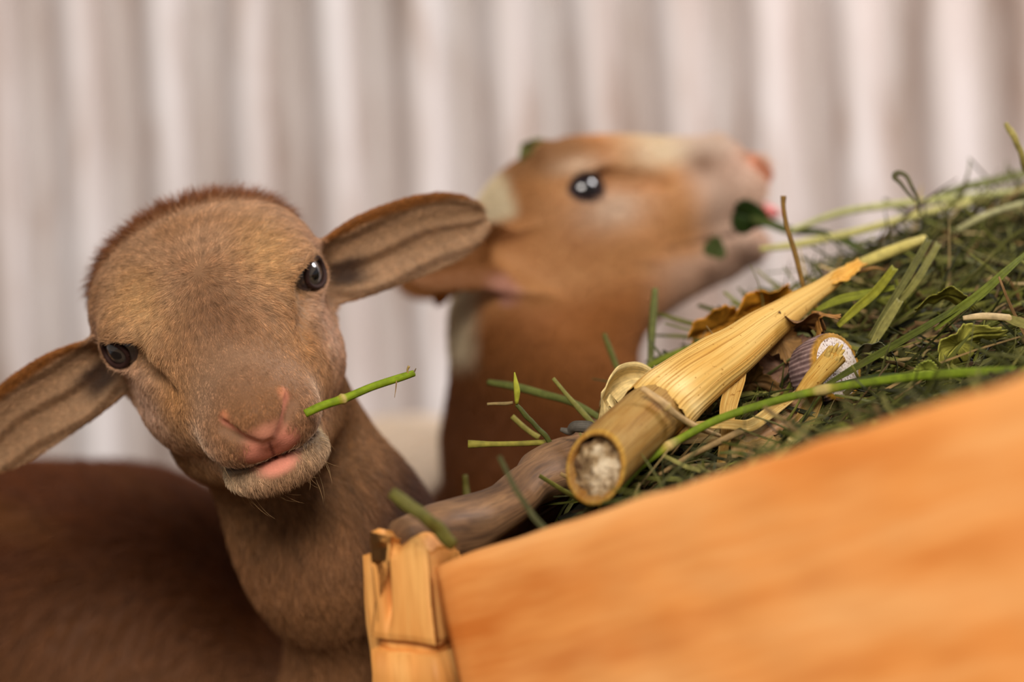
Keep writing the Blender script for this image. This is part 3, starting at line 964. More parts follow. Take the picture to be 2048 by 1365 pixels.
def build_sheep2():
    bb = ([-0.30, 1.30, 0.0], [0.24, 2.14, 0.85])
    V, Fq = sheep_mesh(O2, B2, HEAD2, body2, bb, 0.0019, 0.010, 0.022)
    print('sheep2 verts', len(V))
    N, _ = normals(V, Fq)
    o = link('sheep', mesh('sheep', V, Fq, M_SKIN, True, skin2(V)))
    tag(o, 'tan sheep in profile, head raised, eating from the heaped greens', 'sheep')
    for s in (-1, 1):
        build_eye(o, O2, B2, HEAD2, s, (0.018, 0.012, 0.016), None)
    # tongue between the parted lips
    n0 = 0.1135
    pts = [to_w(q, O2, B2) for q in [(0.002, 0.070, -0.037), (0.005, 0.100, -0.037), (0.007, 0.117, -0.035), (0.008, 0.127, -0.039)]]
    C = spline(pts, 14)
    Vt, Ft, stt = tube(C, [0.009, 0.010, 0.0105, 0.0105, 0.008, 0.003], 12, True, 0.6, face=u2)
    g = Geo(); g.add(Vt, Ft, srgb(206, 104, 98), stt)
    mt = mat_attr('wet_tongue', 0.3, 0.5, 700, 0.1, sss=0.2)
    t = link('tongue', g.mesh('tongue', mt), o); t['label'] = 'pink tongue'
    if FUR:
        L = to_l(V, O2, B2); a = np.abs(L) * [1, 0, 0] + L * [0, 1, 1]
        far = np.linalg.norm(L - np.array([0, 0.0, -0.02]), axis=1)
        dens = np.where(far < 0.16, 7e5 * fur_gate(a, HEAD2), 2.5e5) * (V[:, 2] > 0.06)
        p, n = scatter(V, Fq, N, dens)
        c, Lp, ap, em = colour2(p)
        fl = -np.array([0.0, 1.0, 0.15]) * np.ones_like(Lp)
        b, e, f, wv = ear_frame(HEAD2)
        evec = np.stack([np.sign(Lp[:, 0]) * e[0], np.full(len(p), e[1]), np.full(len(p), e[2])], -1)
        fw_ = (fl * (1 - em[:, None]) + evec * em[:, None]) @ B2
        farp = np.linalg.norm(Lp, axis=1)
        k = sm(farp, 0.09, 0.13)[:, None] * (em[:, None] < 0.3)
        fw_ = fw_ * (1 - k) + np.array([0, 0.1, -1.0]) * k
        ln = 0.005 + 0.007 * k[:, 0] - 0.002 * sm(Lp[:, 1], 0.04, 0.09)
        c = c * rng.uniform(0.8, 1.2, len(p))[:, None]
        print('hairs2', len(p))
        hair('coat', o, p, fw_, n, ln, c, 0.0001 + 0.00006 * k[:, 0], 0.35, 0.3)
    return o
S2 = build_sheep2()

# ------------------------------------------------------------------ feed crate
TA, TB = P(868, 1126, 1.12), P(2048, 748, 0.88)
AX = unit(TB - TA)                                   # along the top of the front board
LEN = float(np.linalg.norm(TB - TA)) * 1.35
HX = unit(AX * np.array([1, 1, 0]))
BK = np.array([-HX[1], HX[0], 0.0]); BK = BK if BK[1] > 0 else -BK          # into the crate
SD = unit(P(1130, 905, 1.235) - P(868, 1126, 1.12))         # along the side rail, which also climbs
def mat_wood(name, c0, c1, c2, scale=1.0, dark=0.5):
    m = NT(name, 0.55, 0.25)
    st = m.attr('st').outputs['Vector']
    wv = m.noise(3.0 * scale, 3, m.mapping(st, (1.5, 1.5, 1.5)))
    g = m.noise(1.0, 4, m.mapping(st, (5 * scale, 34 * scale, 34 * scale)))
    g2 = m.noise(1.0, 6, m.mapping(st, (22 * scale, 260 * scale, 260 * scale)))
    big = m.noise(1.0, 2, m.mapping(st, (9 * scale, 16 * scale, 10)))
    c = m.ramp(g, [(0.32, c2), (0.50, c0), (0.70, c1)])
    c = m.mix(m.ramp(g2, [(0.45, (0, 0, 0)), (0.75, (dark,) * 3)]), c, c2)
    c = m.mix(m.ramp(big, [(0.45, (0, 0, 0)), (0.8, (0.6,) * 3)]), c, c1)
    m.color(c); m.bump(g2, 0.3, 0.001)
    return m.m
M_WOOD = mat_wood('orange_planed_wood', (0.86, 0.34, 0.085), (0.96, 0.48, 0.17), (0.66, 0.19, 0.03), 1.0, 0.4)
M_POST = mat_wood('orange_split_wood', (0.72, 0.31, 0.075), (0.84, 0.46, 0.14), (0.46, 0.17, 0.03), 1.6, 0.5)
M_WORN = mat_wood('gnawed_brown_wood', (0.20, 0.105, 0.05), (0.32, 0.175, 0.08), (0.06, 0.034, 0.02), 2.4, 0.8)

def plank(o, u, v, wv, U, Vn, W, nu=24, nv=8, nw=3, rough=0.0006, edge=0.002, floor=None, seed=0, top=None):
    """board from corner o along unit axes u (length U), v (height), w (thickness), with worn edges"""
    pts = {}; V = []; st = []; Fq = []
    us, vs, ws = np.linspace(0, U, nu + 1), np.linspace(0, Vn, nv + 1), np.linspace(0, W, nw + 1)
    def vid(i, j, k):
        key = (i, j, k)
        if key not in pts:
            pts[key] = len(V)
            a, b, c = us[i], vs[j], ws[k]
            bb = 0.0
            q = o + u * a + v * b + wv * c
            d = [min(a, U - a), min(b, Vn - b), min(c, W - c)]
            for n_, (ax_, dd, full, val) in enumerate(((u, d[0], U, a), (v, d[1], Vn, b), (wv, d[2], W, c))):
                if dd < 1e-9:
                    m2 = sorted(d)[1]
                    if m2 < edge: q = q + ax_ * (edge * 0.6 if val < full / 2 else -edge * 0.6)
            V.append(q); st.append([a, b, c])
        return pts[key]
    for i in range(nu):
        for j in range(nv):
            Fq.append([vid(i, j, 0), vid(i, j + 1, 0), vid(i + 1, j + 1, 0), vid(i + 1, j, 0)])
            Fq.append([vid(i, j, nw), vid(i + 1, j, nw), vid(i + 1, j + 1, nw), vid(i, j + 1, nw)])
    for i in range(nu):
        for k in range(nw):
            Fq.append([vid(i, 0, k), vid(i + 1, 0, k), vid(i + 1, 0, k + 1), vid(i, 0, k + 1)])
            Fq.append([vid(i, nv, k), vid(i, nv, k + 1), vid(i + 1, nv, k + 1), vid(i + 1, nv, k)])
    for j in range(nv):
        for k in range(nw):
            Fq.append([vid(0, j, k), vid(0, j, k + 1), vid(0, j + 1, k + 1), vid(0, j + 1, k)])
            Fq.append([vid(nu, j, k), vid(nu, j + 1, k), vid(nu, j + 1, k + 1), vid(nu, j, k + 1)])
    V = np.array(V); st = np.array(st) + seed * 1.7
    V = V + rough * np.stack([nz3(V, 22, seed), nz3(V, 26, seed + 1), nz3(V, 24, seed + 2)], -1)
    if top is not None: V = top(V, st - seed * 1.7)
    if floor is not None: V[:, 2] = np.maximum(V[:, 2], floor)
    return V, np.array(Fq), st

def build_crate():
    root = empty('feed_crate', (float(TA[0] + 0.1), float(TA[1]), 0.0))
    bpy.context.view_layer.update()
    tag(root, 'orange wooden feed crate in the foreground heaped with cut greens', 'crate')
    inv = root.matrix_world.inverted()
    def put(name, pieces, mat, label=None):
        g = Geo()
        for V, Fq, st in pieces: g.add(V, Fq, (1, 1, 1), st)
        me = g.mesh(name, mat)
        o = link(name, me, root); o.matrix_parent_inverse = Matrix.Translation(-Vector(root.location))
        if label: o['label'] = label
        return o
    dn = unit(np.cross(AX, BK)); dn = dn if dn[2] < 0 else -dn       # down the board, square to its top edge
    th = 0.018
    # front board runs in one wide piece, ends on the floor
    o0 = TA + AX * (-0.004)
    V, Fq, st = plank(o0 + BK * 0.0, AX, dn, BK, LEN, 0.30, th, 60, 40, 3, 0.0004, 0.003, seed=1)
    put('front_board', [(V, Fq, st)], M_WOOD)
    o1 = o0 + dn * 0.304
    V, Fq, st = plank(o1, AX, dn, BK, LEN, 0.36, th, 40, 40, 3, 0.0004, 0.003, seed=4)
    V[:, 2] = np.maximum(V[:, 2], 0.0)
    put('front_board', [(V, Fq, st)], M_WOOD)
    # corner post: a split stake standing left of the board end, in two stacked blocks
    pc = P(722, 1100, 1.135)
    pu = unit(P(880, 1118, 1.118) - pc); pv = np.array([0.02, 0, -1.0]); pv = unit(pv)
    pw = unit(np.cross(pu, pv)); pw = pw if pw[1] > 0 else -pw
    def ragged(V, st):
        up_ = -pv
        m = np.exp(-(st[:, 1] / 0.012) ** 2)
        V = V + up_ * (m * (0.0075 * np.sin(st[:, 0] * 150 + 0.4) ** 2 + 0.004 * nz3(V, 60, 3) + 0.22 * st[:, 0] * 0.3))[:, None]
        V = V + (pu * 0.012)[None] * (np.exp(-((st[:, 1]) / 0.02) ** 2) * (st[:, 0] < 0.004))[:, None]
        crack = np.exp(-((st[:, 0] - 0.0105 - 0.1 * np.maximum(0, 0.02 - st[:, 1])) / 0.0016) ** 2) * (st[:, 2] < 0.001) * np.exp(-((st[:, 1] - 0.014) / 0.014) ** 2)
        V = V + pw * (0.012 * crack)[:, None]
        return V
    W_ = 0.036
    V, Fq, st = plank(pc, pu, pv, pw, W_, 0.042, 0.034, 48, 24, 6, 0.0008, 0.002, seed=7, top=ragged)
    pieces = [(V, Fq, st[:, [1, 0, 2]])]
    V, Fq, st = plank(pc + pv * 0.0455 - pw * 0.001, pu, pv, pw, W_ + 0.001, 0.40, 0.034, 24, 30, 6, 0.0010, 0.002, seed=9)
    V[:, 2] = np.maximum(V[:, 2], 0.0)
    pieces.append((V, Fq, st[:, [1, 0, 2]]))
    V, Fq, st = plank(pc + pv * 0.038 + pw * 0.004 + pu * 0.002, pu, pv, pw, W_ - 0.004, 0.012, 0.028, 4, 2, 2, 0.0002, 0.002, seed=10)
    pieces.append((V, Fq, st[:, [1, 0, 2]]))
    put('corner_post', pieces, M_POST, 'split corner post with a ragged cracked top')
    # thin pale lath on the left face
    V, Fq, st = plank(P(718, 1105, 1.150), unit(pu * 0.9 - pw * 0.3), pv, pw, 0.010, 0.46, 0.02, 6, 40, 3, 0.0008, 0.002, seed=12)
    V[:, 2] = np.maximum(V[:, 2], 0.0)
    put('lath', [(V, Fq, st[:, [1, 0, 2]])], M_POST)
    # side rail: gnawed, brown, climbing to the back
    C = spline([P(795, 1088, 1.140), P(870, 1072, 1.155), P(945, 1047, 1.170), P(1010, 1015, 1.185), P(1070, 965, 1.205), P(1130, 925, 1.235), P(1190, 895, 1.275), P(1260, 870, 1.34)], 60)
    Vr, Fr, sr = tube(C, [0.012, 0.015, 0.014, 0.0125, 0.013, 0.0135, 0.014], 20, True, 1.0, face=(0, 0, 1))
    Vr = Vr + 0.0022 * np.stack([nz3(Vr, 22, 31), nz3(Vr, 25, 32), nz3(Vr, 24, 33)], -1)
    sr2 = np.stack([sr[:, 0] * 0.25, sr[:, 1] * 0.012, sr[:, 2]], -1)
    put('side_rail', [(Vr, Fr, sr2)], M_WORN, 'gnawed brown side rail')
    # side board below the rail, back board and floor board inside
    hd = unit(SD * np.array([1, 1, 0]))
    s0 = P(800, 1100, 1.150)
    V, Fq, st = plank(s0 - np.array([0, 0, 0.004]), hd, np.array([0, 0, -1.0]), -np.cross(hd, [0, 0, 1.0]) * -1, 0.25, 0.60, 0.014, 20, 30, 2, 0.001, 0.002, seed=15)
    V[:, 2] += np.clip(((V - s0) @ hd) / 0.25, 0, 1) * 0.06 * (V[:, 2] > 0.3)
    V[:, 2] = np.maximum(V[:, 2], 0.0)
    put('side_board', [(V, Fq, st)], M_WORN)
    bu = unit(np.array([0.91, 0.41, 0.22])); b0 = np.array([0.078, 1.352, 0.545])
    V, Fq, st = plank(b0, bu, np.array([0, 0, -1.0]), np.array([-0.41, 0.91, 0]), 0.53, 0.75, 0.014, 30, 20, 2, 0.001, 0.002, seed=18)
    V[:, 2] = np.maximum(V[:, 2], 0.0)
    put('back_board', [(V, Fq, st)], M_WORN)
    r0 = o0 + AX * (LEN - 0.02) + BK * th; r1 = b0 + bu * 0.525
    ru = unit(r1 - r0); rh = unit(ru * np.array([1, 1, 0]))
    V, Fq, st = plank(r0, ru, np.array([0, 0, -1.0]), np.array([-rh[1], rh[0], 0]), float(np.linalg.norm(r1 - r0)), 0.80, 0.014, 30, 20, 2, 0.001, 0.002, seed=21)
    V[:, 2] = np.maximum(V[:, 2], 0.0)
    put('side_board', [(V, Fq, st)], M_WOOD)
    return root
CRATE = build_crate()

# ------------------------------------------------------------------ heap of cut greens
def ytop(px): return 1126 + (px - 868) * (748 - 1126) / (2048 - 868)
def dboard(px):
    t = (px - 868) / (2048 - 868)
    return 1.0 / ((1 - t) / 1.12 + t / 0.88)
RIDX = [1150, 1230, 1300, 1400, 1500, 1600, 1700, 1800, 1900, 2048, 2520]
RIDY = [985, 900, 800, 725, 665, 610, 545, 490, 448, 410, 330]
RIDD = [1.24, 1.26, 1.30, 1.33, 1.36, 1.38, 1.40, 1.42, 1.43, 1.46, 1.50]
def heap(px, v):
    """point on the heap: px is the photo column, v runs from the front board (0) over the ridge (1) and down behind"""
    yt = ytop(px); yr = np.interp(px, RIDX, RIDY); dr = np.interp(px, RIDX, RIDD)
    vs = [0.0, 0.30, 0.65, 1.0, 1.25, 1.5]
    ys = [yt + 90, yt + 8, yt * 0.45 + yr * 0.55, yr, yr + 110, yr + 330]
    d0 = min(dboard(px) + 0.035, 1.15)
    ds = [d0, min(float(np.interp(px, [1250, 1330, 1640, 1800], [1.18, 1.215, 1.215, 1.18])), dr - 0.02), 0.45 * 1.19 + 0.55 * dr - 0.01, dr, dr + 0.02, dr + 0.025]
    return P(px, float(np.interp(v, vs, ys)), float(np.interp(v, vs, ds)))

GREENS = [srgb(52, 62, 30), srgb(66, 78, 34), srgb(84, 98, 44), srgb(104, 118, 66), srgb(44, 52, 30), srgb(92, 104, 72), srgb(120, 130, 88)]
DRY = [srgb(112, 84, 50), srgb(150, 122, 76), srgb(84, 60, 38), srgb(176, 152, 100)]
def build_heap():
    g = Geo()
    nu, nv = 90, 46
    PX = np.linspace(1165, 2500, nu); VV = np.linspace(0, 1.5, nv)
    base = np.array([[heap(x, v) for v in VV] for x in PX])
    V = base.reshape(-1, 3)
    V = V + 0.006 * np.stack([nz3(V, 25, 41), nz3(V, 30, 42), nz3(V, 28, 43)], -1) + 0.003 * np.stack([nz3(V, 90, 44), nz3(V, 95, 45), nz3(V, 99, 46)], -1)
    V[:, 2] -= 0.008
    fn_ = np.cross(AX, [0, 0, 1.0]); fn_ = unit(fn_ if fn_[1] > 0 else -fn_)
    top_ = TA[2] + ((V - TA) @ AX) * AX[2]
    s_ = (V - TA) @ fn_
    V = np.where(((s_ < 0.026) & (V[:, 2] < top_ + 0.004))[:, None], V + fn_ * (0.026 - s_)[:, None], V)
    i = np.arange(nu - 1)[:, None] * nv; j = np.arange(nv - 1)[None]
    a = np.stack([i + j, i + j + 1, i + nv + j + 1, i + nv + j], -1).reshape(-1, 4)
    st = np.stack([V[:, 0] * 8, V[:, 1] * 8, V[:, 2] * 8], -1)
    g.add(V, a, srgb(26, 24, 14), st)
    n = 8200
    for q in range(n):
        px = rng.uniform(1190, 2535); v = rng.uniform(0.0, 1.12) if q % 5 else rng.uniform(0.9, 1.2)
        if px < 1330 and v > 0.8: continue
        o = heap(px, v)
        nr = unit(np.array([-0.25, -0.75, 0.65]))
        kind = rng.uniform()
        ang = rng.normal(0.35, 0.6)
        tdir = unit(RT * math.cos(ang) + UP * math.sin(ang) + nr * rng.normal(0, 0.30) + FWD * rng.normal(0, 0.3))
        if kind < 0.05:
            L = rng.uniform(0.07, 0.13); wd = rng.uniform(0.0008, 0.0016); seg = 10
            ang = rng.normal(0.45, 0.3); tdir = unit(RT * math.cos(ang) + UP * math.sin(ang) + FWD * rng.normal(0, 0.15))
        elif kind < 0.30:
            L = rng.uniform(0.025, 0.075); wd = rng.uniform(0.0006, 0.0017); seg = 6
        elif kind < 0.92:
            L = rng.uniform(0.006, 0.024); wd = rng.uniform(0.0003, 0.0011); seg = 4
        else:
            L = rng.uniform(0.007, 0.016); wd = rng.uniform(0.002, 0.0045); seg = 5
        bend = rng.normal(0, 0.35, 3)
        t = np.linspace(-0.5, 0.5, seg + 1)[:, None]
        C = o + nr * rng.uniform(-0.003, 0.009) + tdir * t * L + bend * (t ** 2 - 0.08) * L
        top_ = TA[2] + ((C - TA) @ AX) * AX[2]
        gap = np.where(C[:, 2] < top_ + 0.006, 0.026 - (C - TA) @ fn_, 0).max()
        if gap > 0: C = C + fn_ * gap
        dry = rng.uniform() < 0.20
        col = (DRY if dry else GREENS)[rng.integers(0, 4 if dry else 7)] * rng.uniform(0.45, 1.15) * (1.0 if rng.uniform() < 0.8 else 1.5)
        if kind >= 0.92:
            prof = [0.1, 0.8, 1.0, 0.8, 0.1]
        else:
            prof = [0.7, 1.0, 1.0, 0.8, 0.25]
        Vr, Fr, sr = ribbon(C, np.array(prof) * wd, 0.0002, 0.5, face=nr + rng.normal(0, 0.5, 3), twist=rng.normal(0, 0.8), nx=2, wob=0.15 if kind >= 0.92 else 0)
        g.add(Vr, Fr, col, sr + rng.uniform(0, 9, 3) * [0, 1, 0])
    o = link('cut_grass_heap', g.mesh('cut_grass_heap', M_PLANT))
    tag(o, 'heap of dark green chopped grass and clover filling the orange crate', 'cut grass', kind='stuff')
build_heap()

# ------------------------------------------------------------------ single stalks, blades and leaves
def pl(pts): return np.array([P(*q) for q in pts])
def stalk(name, label, cat, pts, r, col, n=28, k=8, node=None, squash=0.8, group=None, wob=0.0):
    """r in metres along the length; node = list of joint positions 0..1"""
    C = spline(pl(pts), n)
    if wob: C = C + wob * np.stack([nz3(C, 60, 5), nz3(C, 70, 6), nz3(C, 65, 7)], -1)
    V, Fq, st = tube(C, r, k, True, squash, face=(0, -1, 0.2))
    g = Geo()
    c = np.tile(np.array(col, float), (len(V), 1))
    if node:
        rr = np.interp(st[:, 0], np.linspace(0, 1, len(r)) if np.ndim(r) else [0, 1], r if np.ndim(r) else [r, r])
        for q in node:
            m = np.exp(-((st[:, 0] - q) / 0.018) ** 2)[:, None]
            ctr = C[np.clip((st[:, 0] * (n - 1)).round().astype(int), 0, n - 1)]
            V = V + (V - ctr) * m * 0.45
            c = c * (1 - m) + srgb(206, 176, 110) * m
    g.add(V, Fq, c, st)
    o = link(name, g.mesh(name, M_PLANT))
    tag(o, label, cat, group)
    return o
def blade(name, label, cat, pts, w_, col, n=24, fold=0.5, twist=0.0, jag=0.0, nx=4, wob=0.0, ridge=0.0, th=0.0004, face=None, mat=None):
    C = spline(pl(pts), n)
    V, Fq, st = ribbon(C, w_, th, fold, face, twist, wob, nx, jag, ridge)
    g = Geo(); g.add(V, Fq, col, st)
    o = link(name, g.mesh(name, mat or M_PLANT))
    tag(o, label, cat)
    return o
def add_child_tube(parent, name, pts, r, col, label=None, n=10, k=6):
    C = spline(pl(pts), n)
    V, Fq, st = tube(C, r, k, True, 0.8, face=(0, -1, 0.2))
    g = Geo(); g.add(V, Fq, col, st)
    o = link(name, g.mesh(name, M_PLANT), parent)
    if label: o['label'] = label
    return o

GR = srgb(112, 148, 34); DG = srgb(62, 84, 34); MG = srgb(86, 108, 62); OL = srgb(122, 118, 58); ST = srgb(206, 190, 128)
# stem held in the first sheep's mouth
o = stalk('cut_grass_stalk', 'short bright green stem sticking out of the brown sheep\'s mouth', 'plant stem',
      [(610, 828, 1.188), (645, 812, 1.190), (690, 797, 1.195), (745, 774, 1.202), (800, 756, 1.208), (828, 747, 1.212)], [0.0021, 0.0022, 0.0021, 0.0020, 0.0020, 0.0017], GR, node=[0.38], n=40)
add_child_tube(o, 'rootlet', [(793, 759, 1.206), (792, 775, 1.205), (789, 796, 1.204)], [0.0004, 0.0003, 0.0001], srgb(150, 120, 78), 'dry brown rootlet')
add_child_tube(o, 'frayed_tip', [(817, 751, 1.210), (815, 741, 1.209), (818, 733, 1.208)], [0.0007, 0.0005, 0.0007], srgb(176, 148, 86), 'frayed straw-coloured tip')
add_child_tube(o, 'frayed_tip', [(824, 749, 1.211), (829, 743, 1.211), (832, 737, 1.210)], [0.0006, 0.0004, 0.0002], srgb(140, 120, 84), 'frayed straw-coloured tip')

# ---- the big corn stalk with its sheath
M_HUSK = NT('dry_husk', 0.65, 0.15)
_st = M_HUSK.attr('st').outputs['Vector']
_f = M_HUSK.noise(1.0, 3, M_HUSK.mapping(_st, (1.5, 15.0, 1.0)))
_f2 = M_HUSK.noise(1.0, 4, M_HUSK.mapping(_st, (2.5, 2.0, 1.0)))
_f3 = M_HUSK.noise(420, 2)
_c = M_HUSK.mix(1.0, M_HUSK.attr('col').outputs['Color'], M_HUSK.ramp(_f, [(0.36, (0.55, 0.42, 0.25)), (0.47, (1, 1, 1)), (0.7, (1.08, 1.08, 1.1))]), 'MULTIPLY')
_c = M_HUSK.mix(1.0, _c, M_HUSK.ramp(_f2, [(0.35, (0.86, 0.72, 0.5)), (0.6, (1, 1, 1))]), 'MULTIPLY')
_c = M_HUSK.mix(1.0, _c, M_HUSK.ramp(_f3, [(0.26, (0.5, 0.36, 0.2)), (0.34, (1, 1, 1))]), 'MULTIPLY')
M_HUSK.color(_c); M_HUSK.bump(_f, 0.5, 0.0008); M_HUSK = M_HUSK.m
M_PITH = NT('dry_pith', 0.95, 0.05)
_f = M_PITH.noise(260, 5); _g = M_PITH.noise(90, 3)
_c = M_PITH.ramp(_g, [(0.40, tuple(srgb(96, 72, 50))), (0.52, tuple(srgb(168, 142, 104))), (0.66, tuple(srgb(226, 208, 176)))])
_c = M_PITH.mix(1.0, _c, M_PITH.ramp(_f, [(0.35, (0.55, 0.5, 0.45)), (0.6, (1.05, 1.05, 1.05))]), 'MULTIPLY')
M_PITH.color(_c); M_PITH.bump(_f, 1.0, 0.004); M_PITH = M_PITH.m

def corn_stalk():
    root = empty('corn_stalk', tuple(P(1250, 890, 1.17)))
    bpy.context.view_layer.update()
    pinv = Matrix.Translation(-Vector(root.location))
    tag(root, 'thick dry yellow corn stalk with cut hollow end lying across the heap', 'corn stalk')
    def put(name, V, Fq, st, col, mat, label=None):
        g = Geo(); g.add(V, Fq, col, st)
        o = link(name, g.mesh(name, mat), root); o.matrix_parent_inverse = pinv
        if label: o['label'] = label
        return o
    k = 48
    C = spline(pl([(1190, 936, 1.128), (1232, 893, 1.150), (1280, 850, 1.175), (1330, 808, 1.200), (1380, 772, 1.215)]), 30)
    V, Fq, st = tube(C, [0.0150, 0.0152, 0.0152, 0.0152, 0.0148, 0.0135], k, False, 1.0, face=(0, 0, 1), ridges=0.008, nr=14)
    nrm = unit((CAM - C[0]) * 1.0 + RT * -0.55 + UP * 0.20)
    T0 = unit(C[1] - C[0])
    def shear(V, rows, strength=1.0):
        for r in range(rows):
            sl = slice(r * k, (r + 1) * k)
            d = ((V[sl] - C[r]) @ nrm) / (T0 @ nrm)
            V[sl] = V[sl] - (T0[None] * d[:, None]) * (1 - r / rows) * strength
        return V
    V = shear(V, 9)
    inner = C[0] + (V[:k] - C[0]) * 0.86
    deep = C[3] + (V[3 * k:4 * k] - C[3]) * 0.80
    V2 = np.vstack([V, inner, deep])
    n0 = len(V)
    F2 = []
    for q in range(k):
        q2 = (q + 1) % k
        F2.append([q, n0 + q, n0 + q2, q2]); F2.append([n0 + q, n0 + k + q, n0 + k + q2, n0 + q2])
    st2 = np.vstack([st, st[:k], st[:k]])
    col = np.tile(srgb(166, 132, 72), (len(V2), 1)); col[:k] = srgb(190, 150, 66); col[n0:] = srgb(150, 112, 60)
    put('stem', V2, np.vstack([Fq, F2]), st2, col, M_HUSK, 'hollow stem with a slanting cut end')
    # pith
    rings = 9; Vp = []; sp = []
    for r in range(rings):
        s_ = r / (rings - 1)
        for q in range(k):
            e = C[0] + (V[q] - C[0]) * 0.84 * s_
            e = e - nrm * (0.0035 - 0.0025 * (1 - s_)) + nrm * 0.0016 * math.sin(q * 1.3 + r * 2.1) * s_ - nrm * 0.0025 * math.exp(-((s_ - 0.7) / 0.2) ** 2) * (1 if math.sin(q / k * 6.28 + 1.2) > 0 else 0.2)
            Vp.append(e); sp.append([s_, q / k, 0])
    i = np.arange(rings - 1)[:, None] * k; j = np.arange(k)[None]; j2 = (j + 1) % k
    Fp = np.stack([i + j, i + j2, i + k + j2, i + k + j], -1).reshape(-1, 4)
    put('pith', np.array(Vp), Fp, np.array(sp), (1, 1, 1), M_PITH, 'white spongy pith')
    # sheath, ribbed, narrowing to a torn tip
    C = spline(pl([(1312, 826, 1.187), (1345, 792, 1.197), (1400, 748, 1.210), (1470, 700, 1.225), (1550, 640, 1.250), (1620, 592, 1.272), (1680, 552, 1.292), (1722, 528, 1.305)]), 60)
    V, Fq, st = tube(C, [0.0176, 0.0172, 0.0158, 0.0138, 0.0112, 0.0078, 0.0052, 0.0040, 0.0022], 132, False, 0.72, face=(0, -1, 0.4), ridges=0.010, nr=33)
    V = V + 0.00022 * np.stack([nz3(V, 40, 71), nz3(V, 45, 72), nz3(V, 42, 73)], -1)
    a = st[:, 1]
    V[:132] += unit(C[1] - C[0]) * (0.0012 * np.sin(a[:132] * 5) + 0.0012 * np.sin(a[:132] * 17) + 0.0035 * np.sin(a[:132] * 1.0 + 0.8))[:, None]
    col = np.tile(srgb(220, 182, 104), (len(V), 1))
    pale = np.exp(-((st[:, 0] - 0.13) / 0.06) ** 2)
    col = blend(col, pale * 0.9, srgb(242, 214, 150))
    put('leaf_sheath', V, Fq, st, col, M_HUSK, 'ribbed pale yellow leaf sheath')
    C = spline(pl([(1660, 566, 1.284), (1690, 548, 1.292), (1722, 524, 1.302)]), 14)
    V, Fq, st = ribbon(C, [0.0015, 0.0042, 0.0040, 0.0030], 0.0006, 0.8, (0, -1, 0.5), 0.3, 0.1, 4, 0.25)
    V = V - FWD * 0.004
    put('torn_tip', V, Fq, st, srgb(226, 176, 84), M_HUSK)
    C = spline(pl([(1700, 548, 1.297), (1730, 540, 1.300), (1752, 536, 1.300), (1772, 541, 1.302)]), 14)
    V, Fq, st = tube(C, [0.0016, 0.0011, 0.0007, 0.0003], 6)
    put('torn_tip', V, Fq, st, srgb(170, 130, 76), M_HUSK)
corn_stalk()
blade('husk_flap', 'pale yellow curled husk flap behind the corn stalk joint', 'corn husk', [(1232, 838, 1.222), (1216, 806, 1.232), (1240, 772, 1.240), (1275, 758, 1.242), (1312, 772, 1.238)],
      [0.004, 0.0115, 0.0125, 0.010, 0.006], srgb(236, 208, 142), 26, 0.75, 0.5, nx=6, th=0.0008, face=(0.2, -0.8, -0.6))
stalk('straw', 'pinkish tan straw lying over the corn stalk joint', 'straw', [(1283, 776, 1.162), (1325, 806, 1.162), (1352, 830, 1.166), (1400, 858, 1.178), (1440, 872, 1.19)], [0.0014, 0.0020, 0.0017, 0.0016, 0.0009], srgb(206, 172, 120), node=[0.33])
blade('husk_strip', 'narrow upright tan husk strip below the corn stalk', 'corn husk', [(1484, 722, 1.225), (1472, 760, 1.215), (1456, 815, 1.205), (1452, 862, 1.20), (1440, 935, 1.195)], [0.0030, 0.0046, 0.0044, 0.0034, 0.0020], srgb(200, 164, 92), 26, 0.35, 0.3, nx=8, ridge=0.0002, mat=M_HUSK)
blade('husk_strip', 'grey-pink husk ribbon with a saw-toothed torn edge', 'corn husk', [(1478, 876, 1.200), (1520, 862, 1.205), (1570, 832, 1.212), (1612, 800, 1.220), (1650, 782, 1.228)], [0.0035, 0.0050, 0.0068, 0.0062, 0.0040], srgb(186, 150, 116), 40, 0.3, 0.1, jag=0.10, nx=10, ridge=0.0004, mat=M_HUSK)
blade('husk_strip', 'straight yellow husk fold leading to the saw-toothed ribbon', 'corn husk', [(1392, 850, 1.190), (1460, 850, 1.194), (1500, 852, 1.196), (1540, 826, 1.204), (1585, 796, 1.212)], [0.0015, 0.0026, 0.0032, 0.0030, 0.0018], srgb(206, 178, 112), 30, 0.6, 0.0, nx=6, mat=M_HUSK)
blade('husk_strip', 'slanting olive-tan husk strip beside the saw-toothed ribbon', 'corn husk', [(1645, 770, 1.226), (1616, 828, 1.214), (1584, 880, 1.206), (1552, 925, 1.20)], [0.0030, 0.0048, 0.0048, 0.0030], srgb(150, 124, 70), 26, 0.4, 0.1, nx=8, ridge=0.0002, mat=M_HUSK)
blade('husk_strip', 'dull tan flat husk under the long bright green stem', 'corn husk', [(1350, 880, 1.205), (1410, 868, 1.21), (1470, 872, 1.21), (1560, 880, 1.205)], [0.003, 0.0055, 0.0055, 0.0035], srgb(150, 128, 84), 24, 0.3, 0.1, nx=8, ridge=0.0002, mat=M_HUSK)
blade('husk_scrap', 'torn ragged husk scrap at the board edge', 'corn husk', [(1462, 902, 1.192), (1510, 898, 1.192), (1560, 896, 1.192), (1592, 888, 1.194)], [0.003, 0.0055, 0.0050, 0.0025], srgb(168, 138, 90), 20, 0.3, 0.2, jag=0.35, nx=6, mat=M_HUSK)
blade('husk_scrap', 'small pale husk square just above the board edge', 'corn husk', [(1580, 872, 1.190), (1592, 884, 1.188), (1598, 902, 1.186)], [0.0028, 0.0034, 0.0026], srgb(186, 170, 116), 10, 0.3, 0.0, jag=0.1, nx=4, mat=M_HUSK)
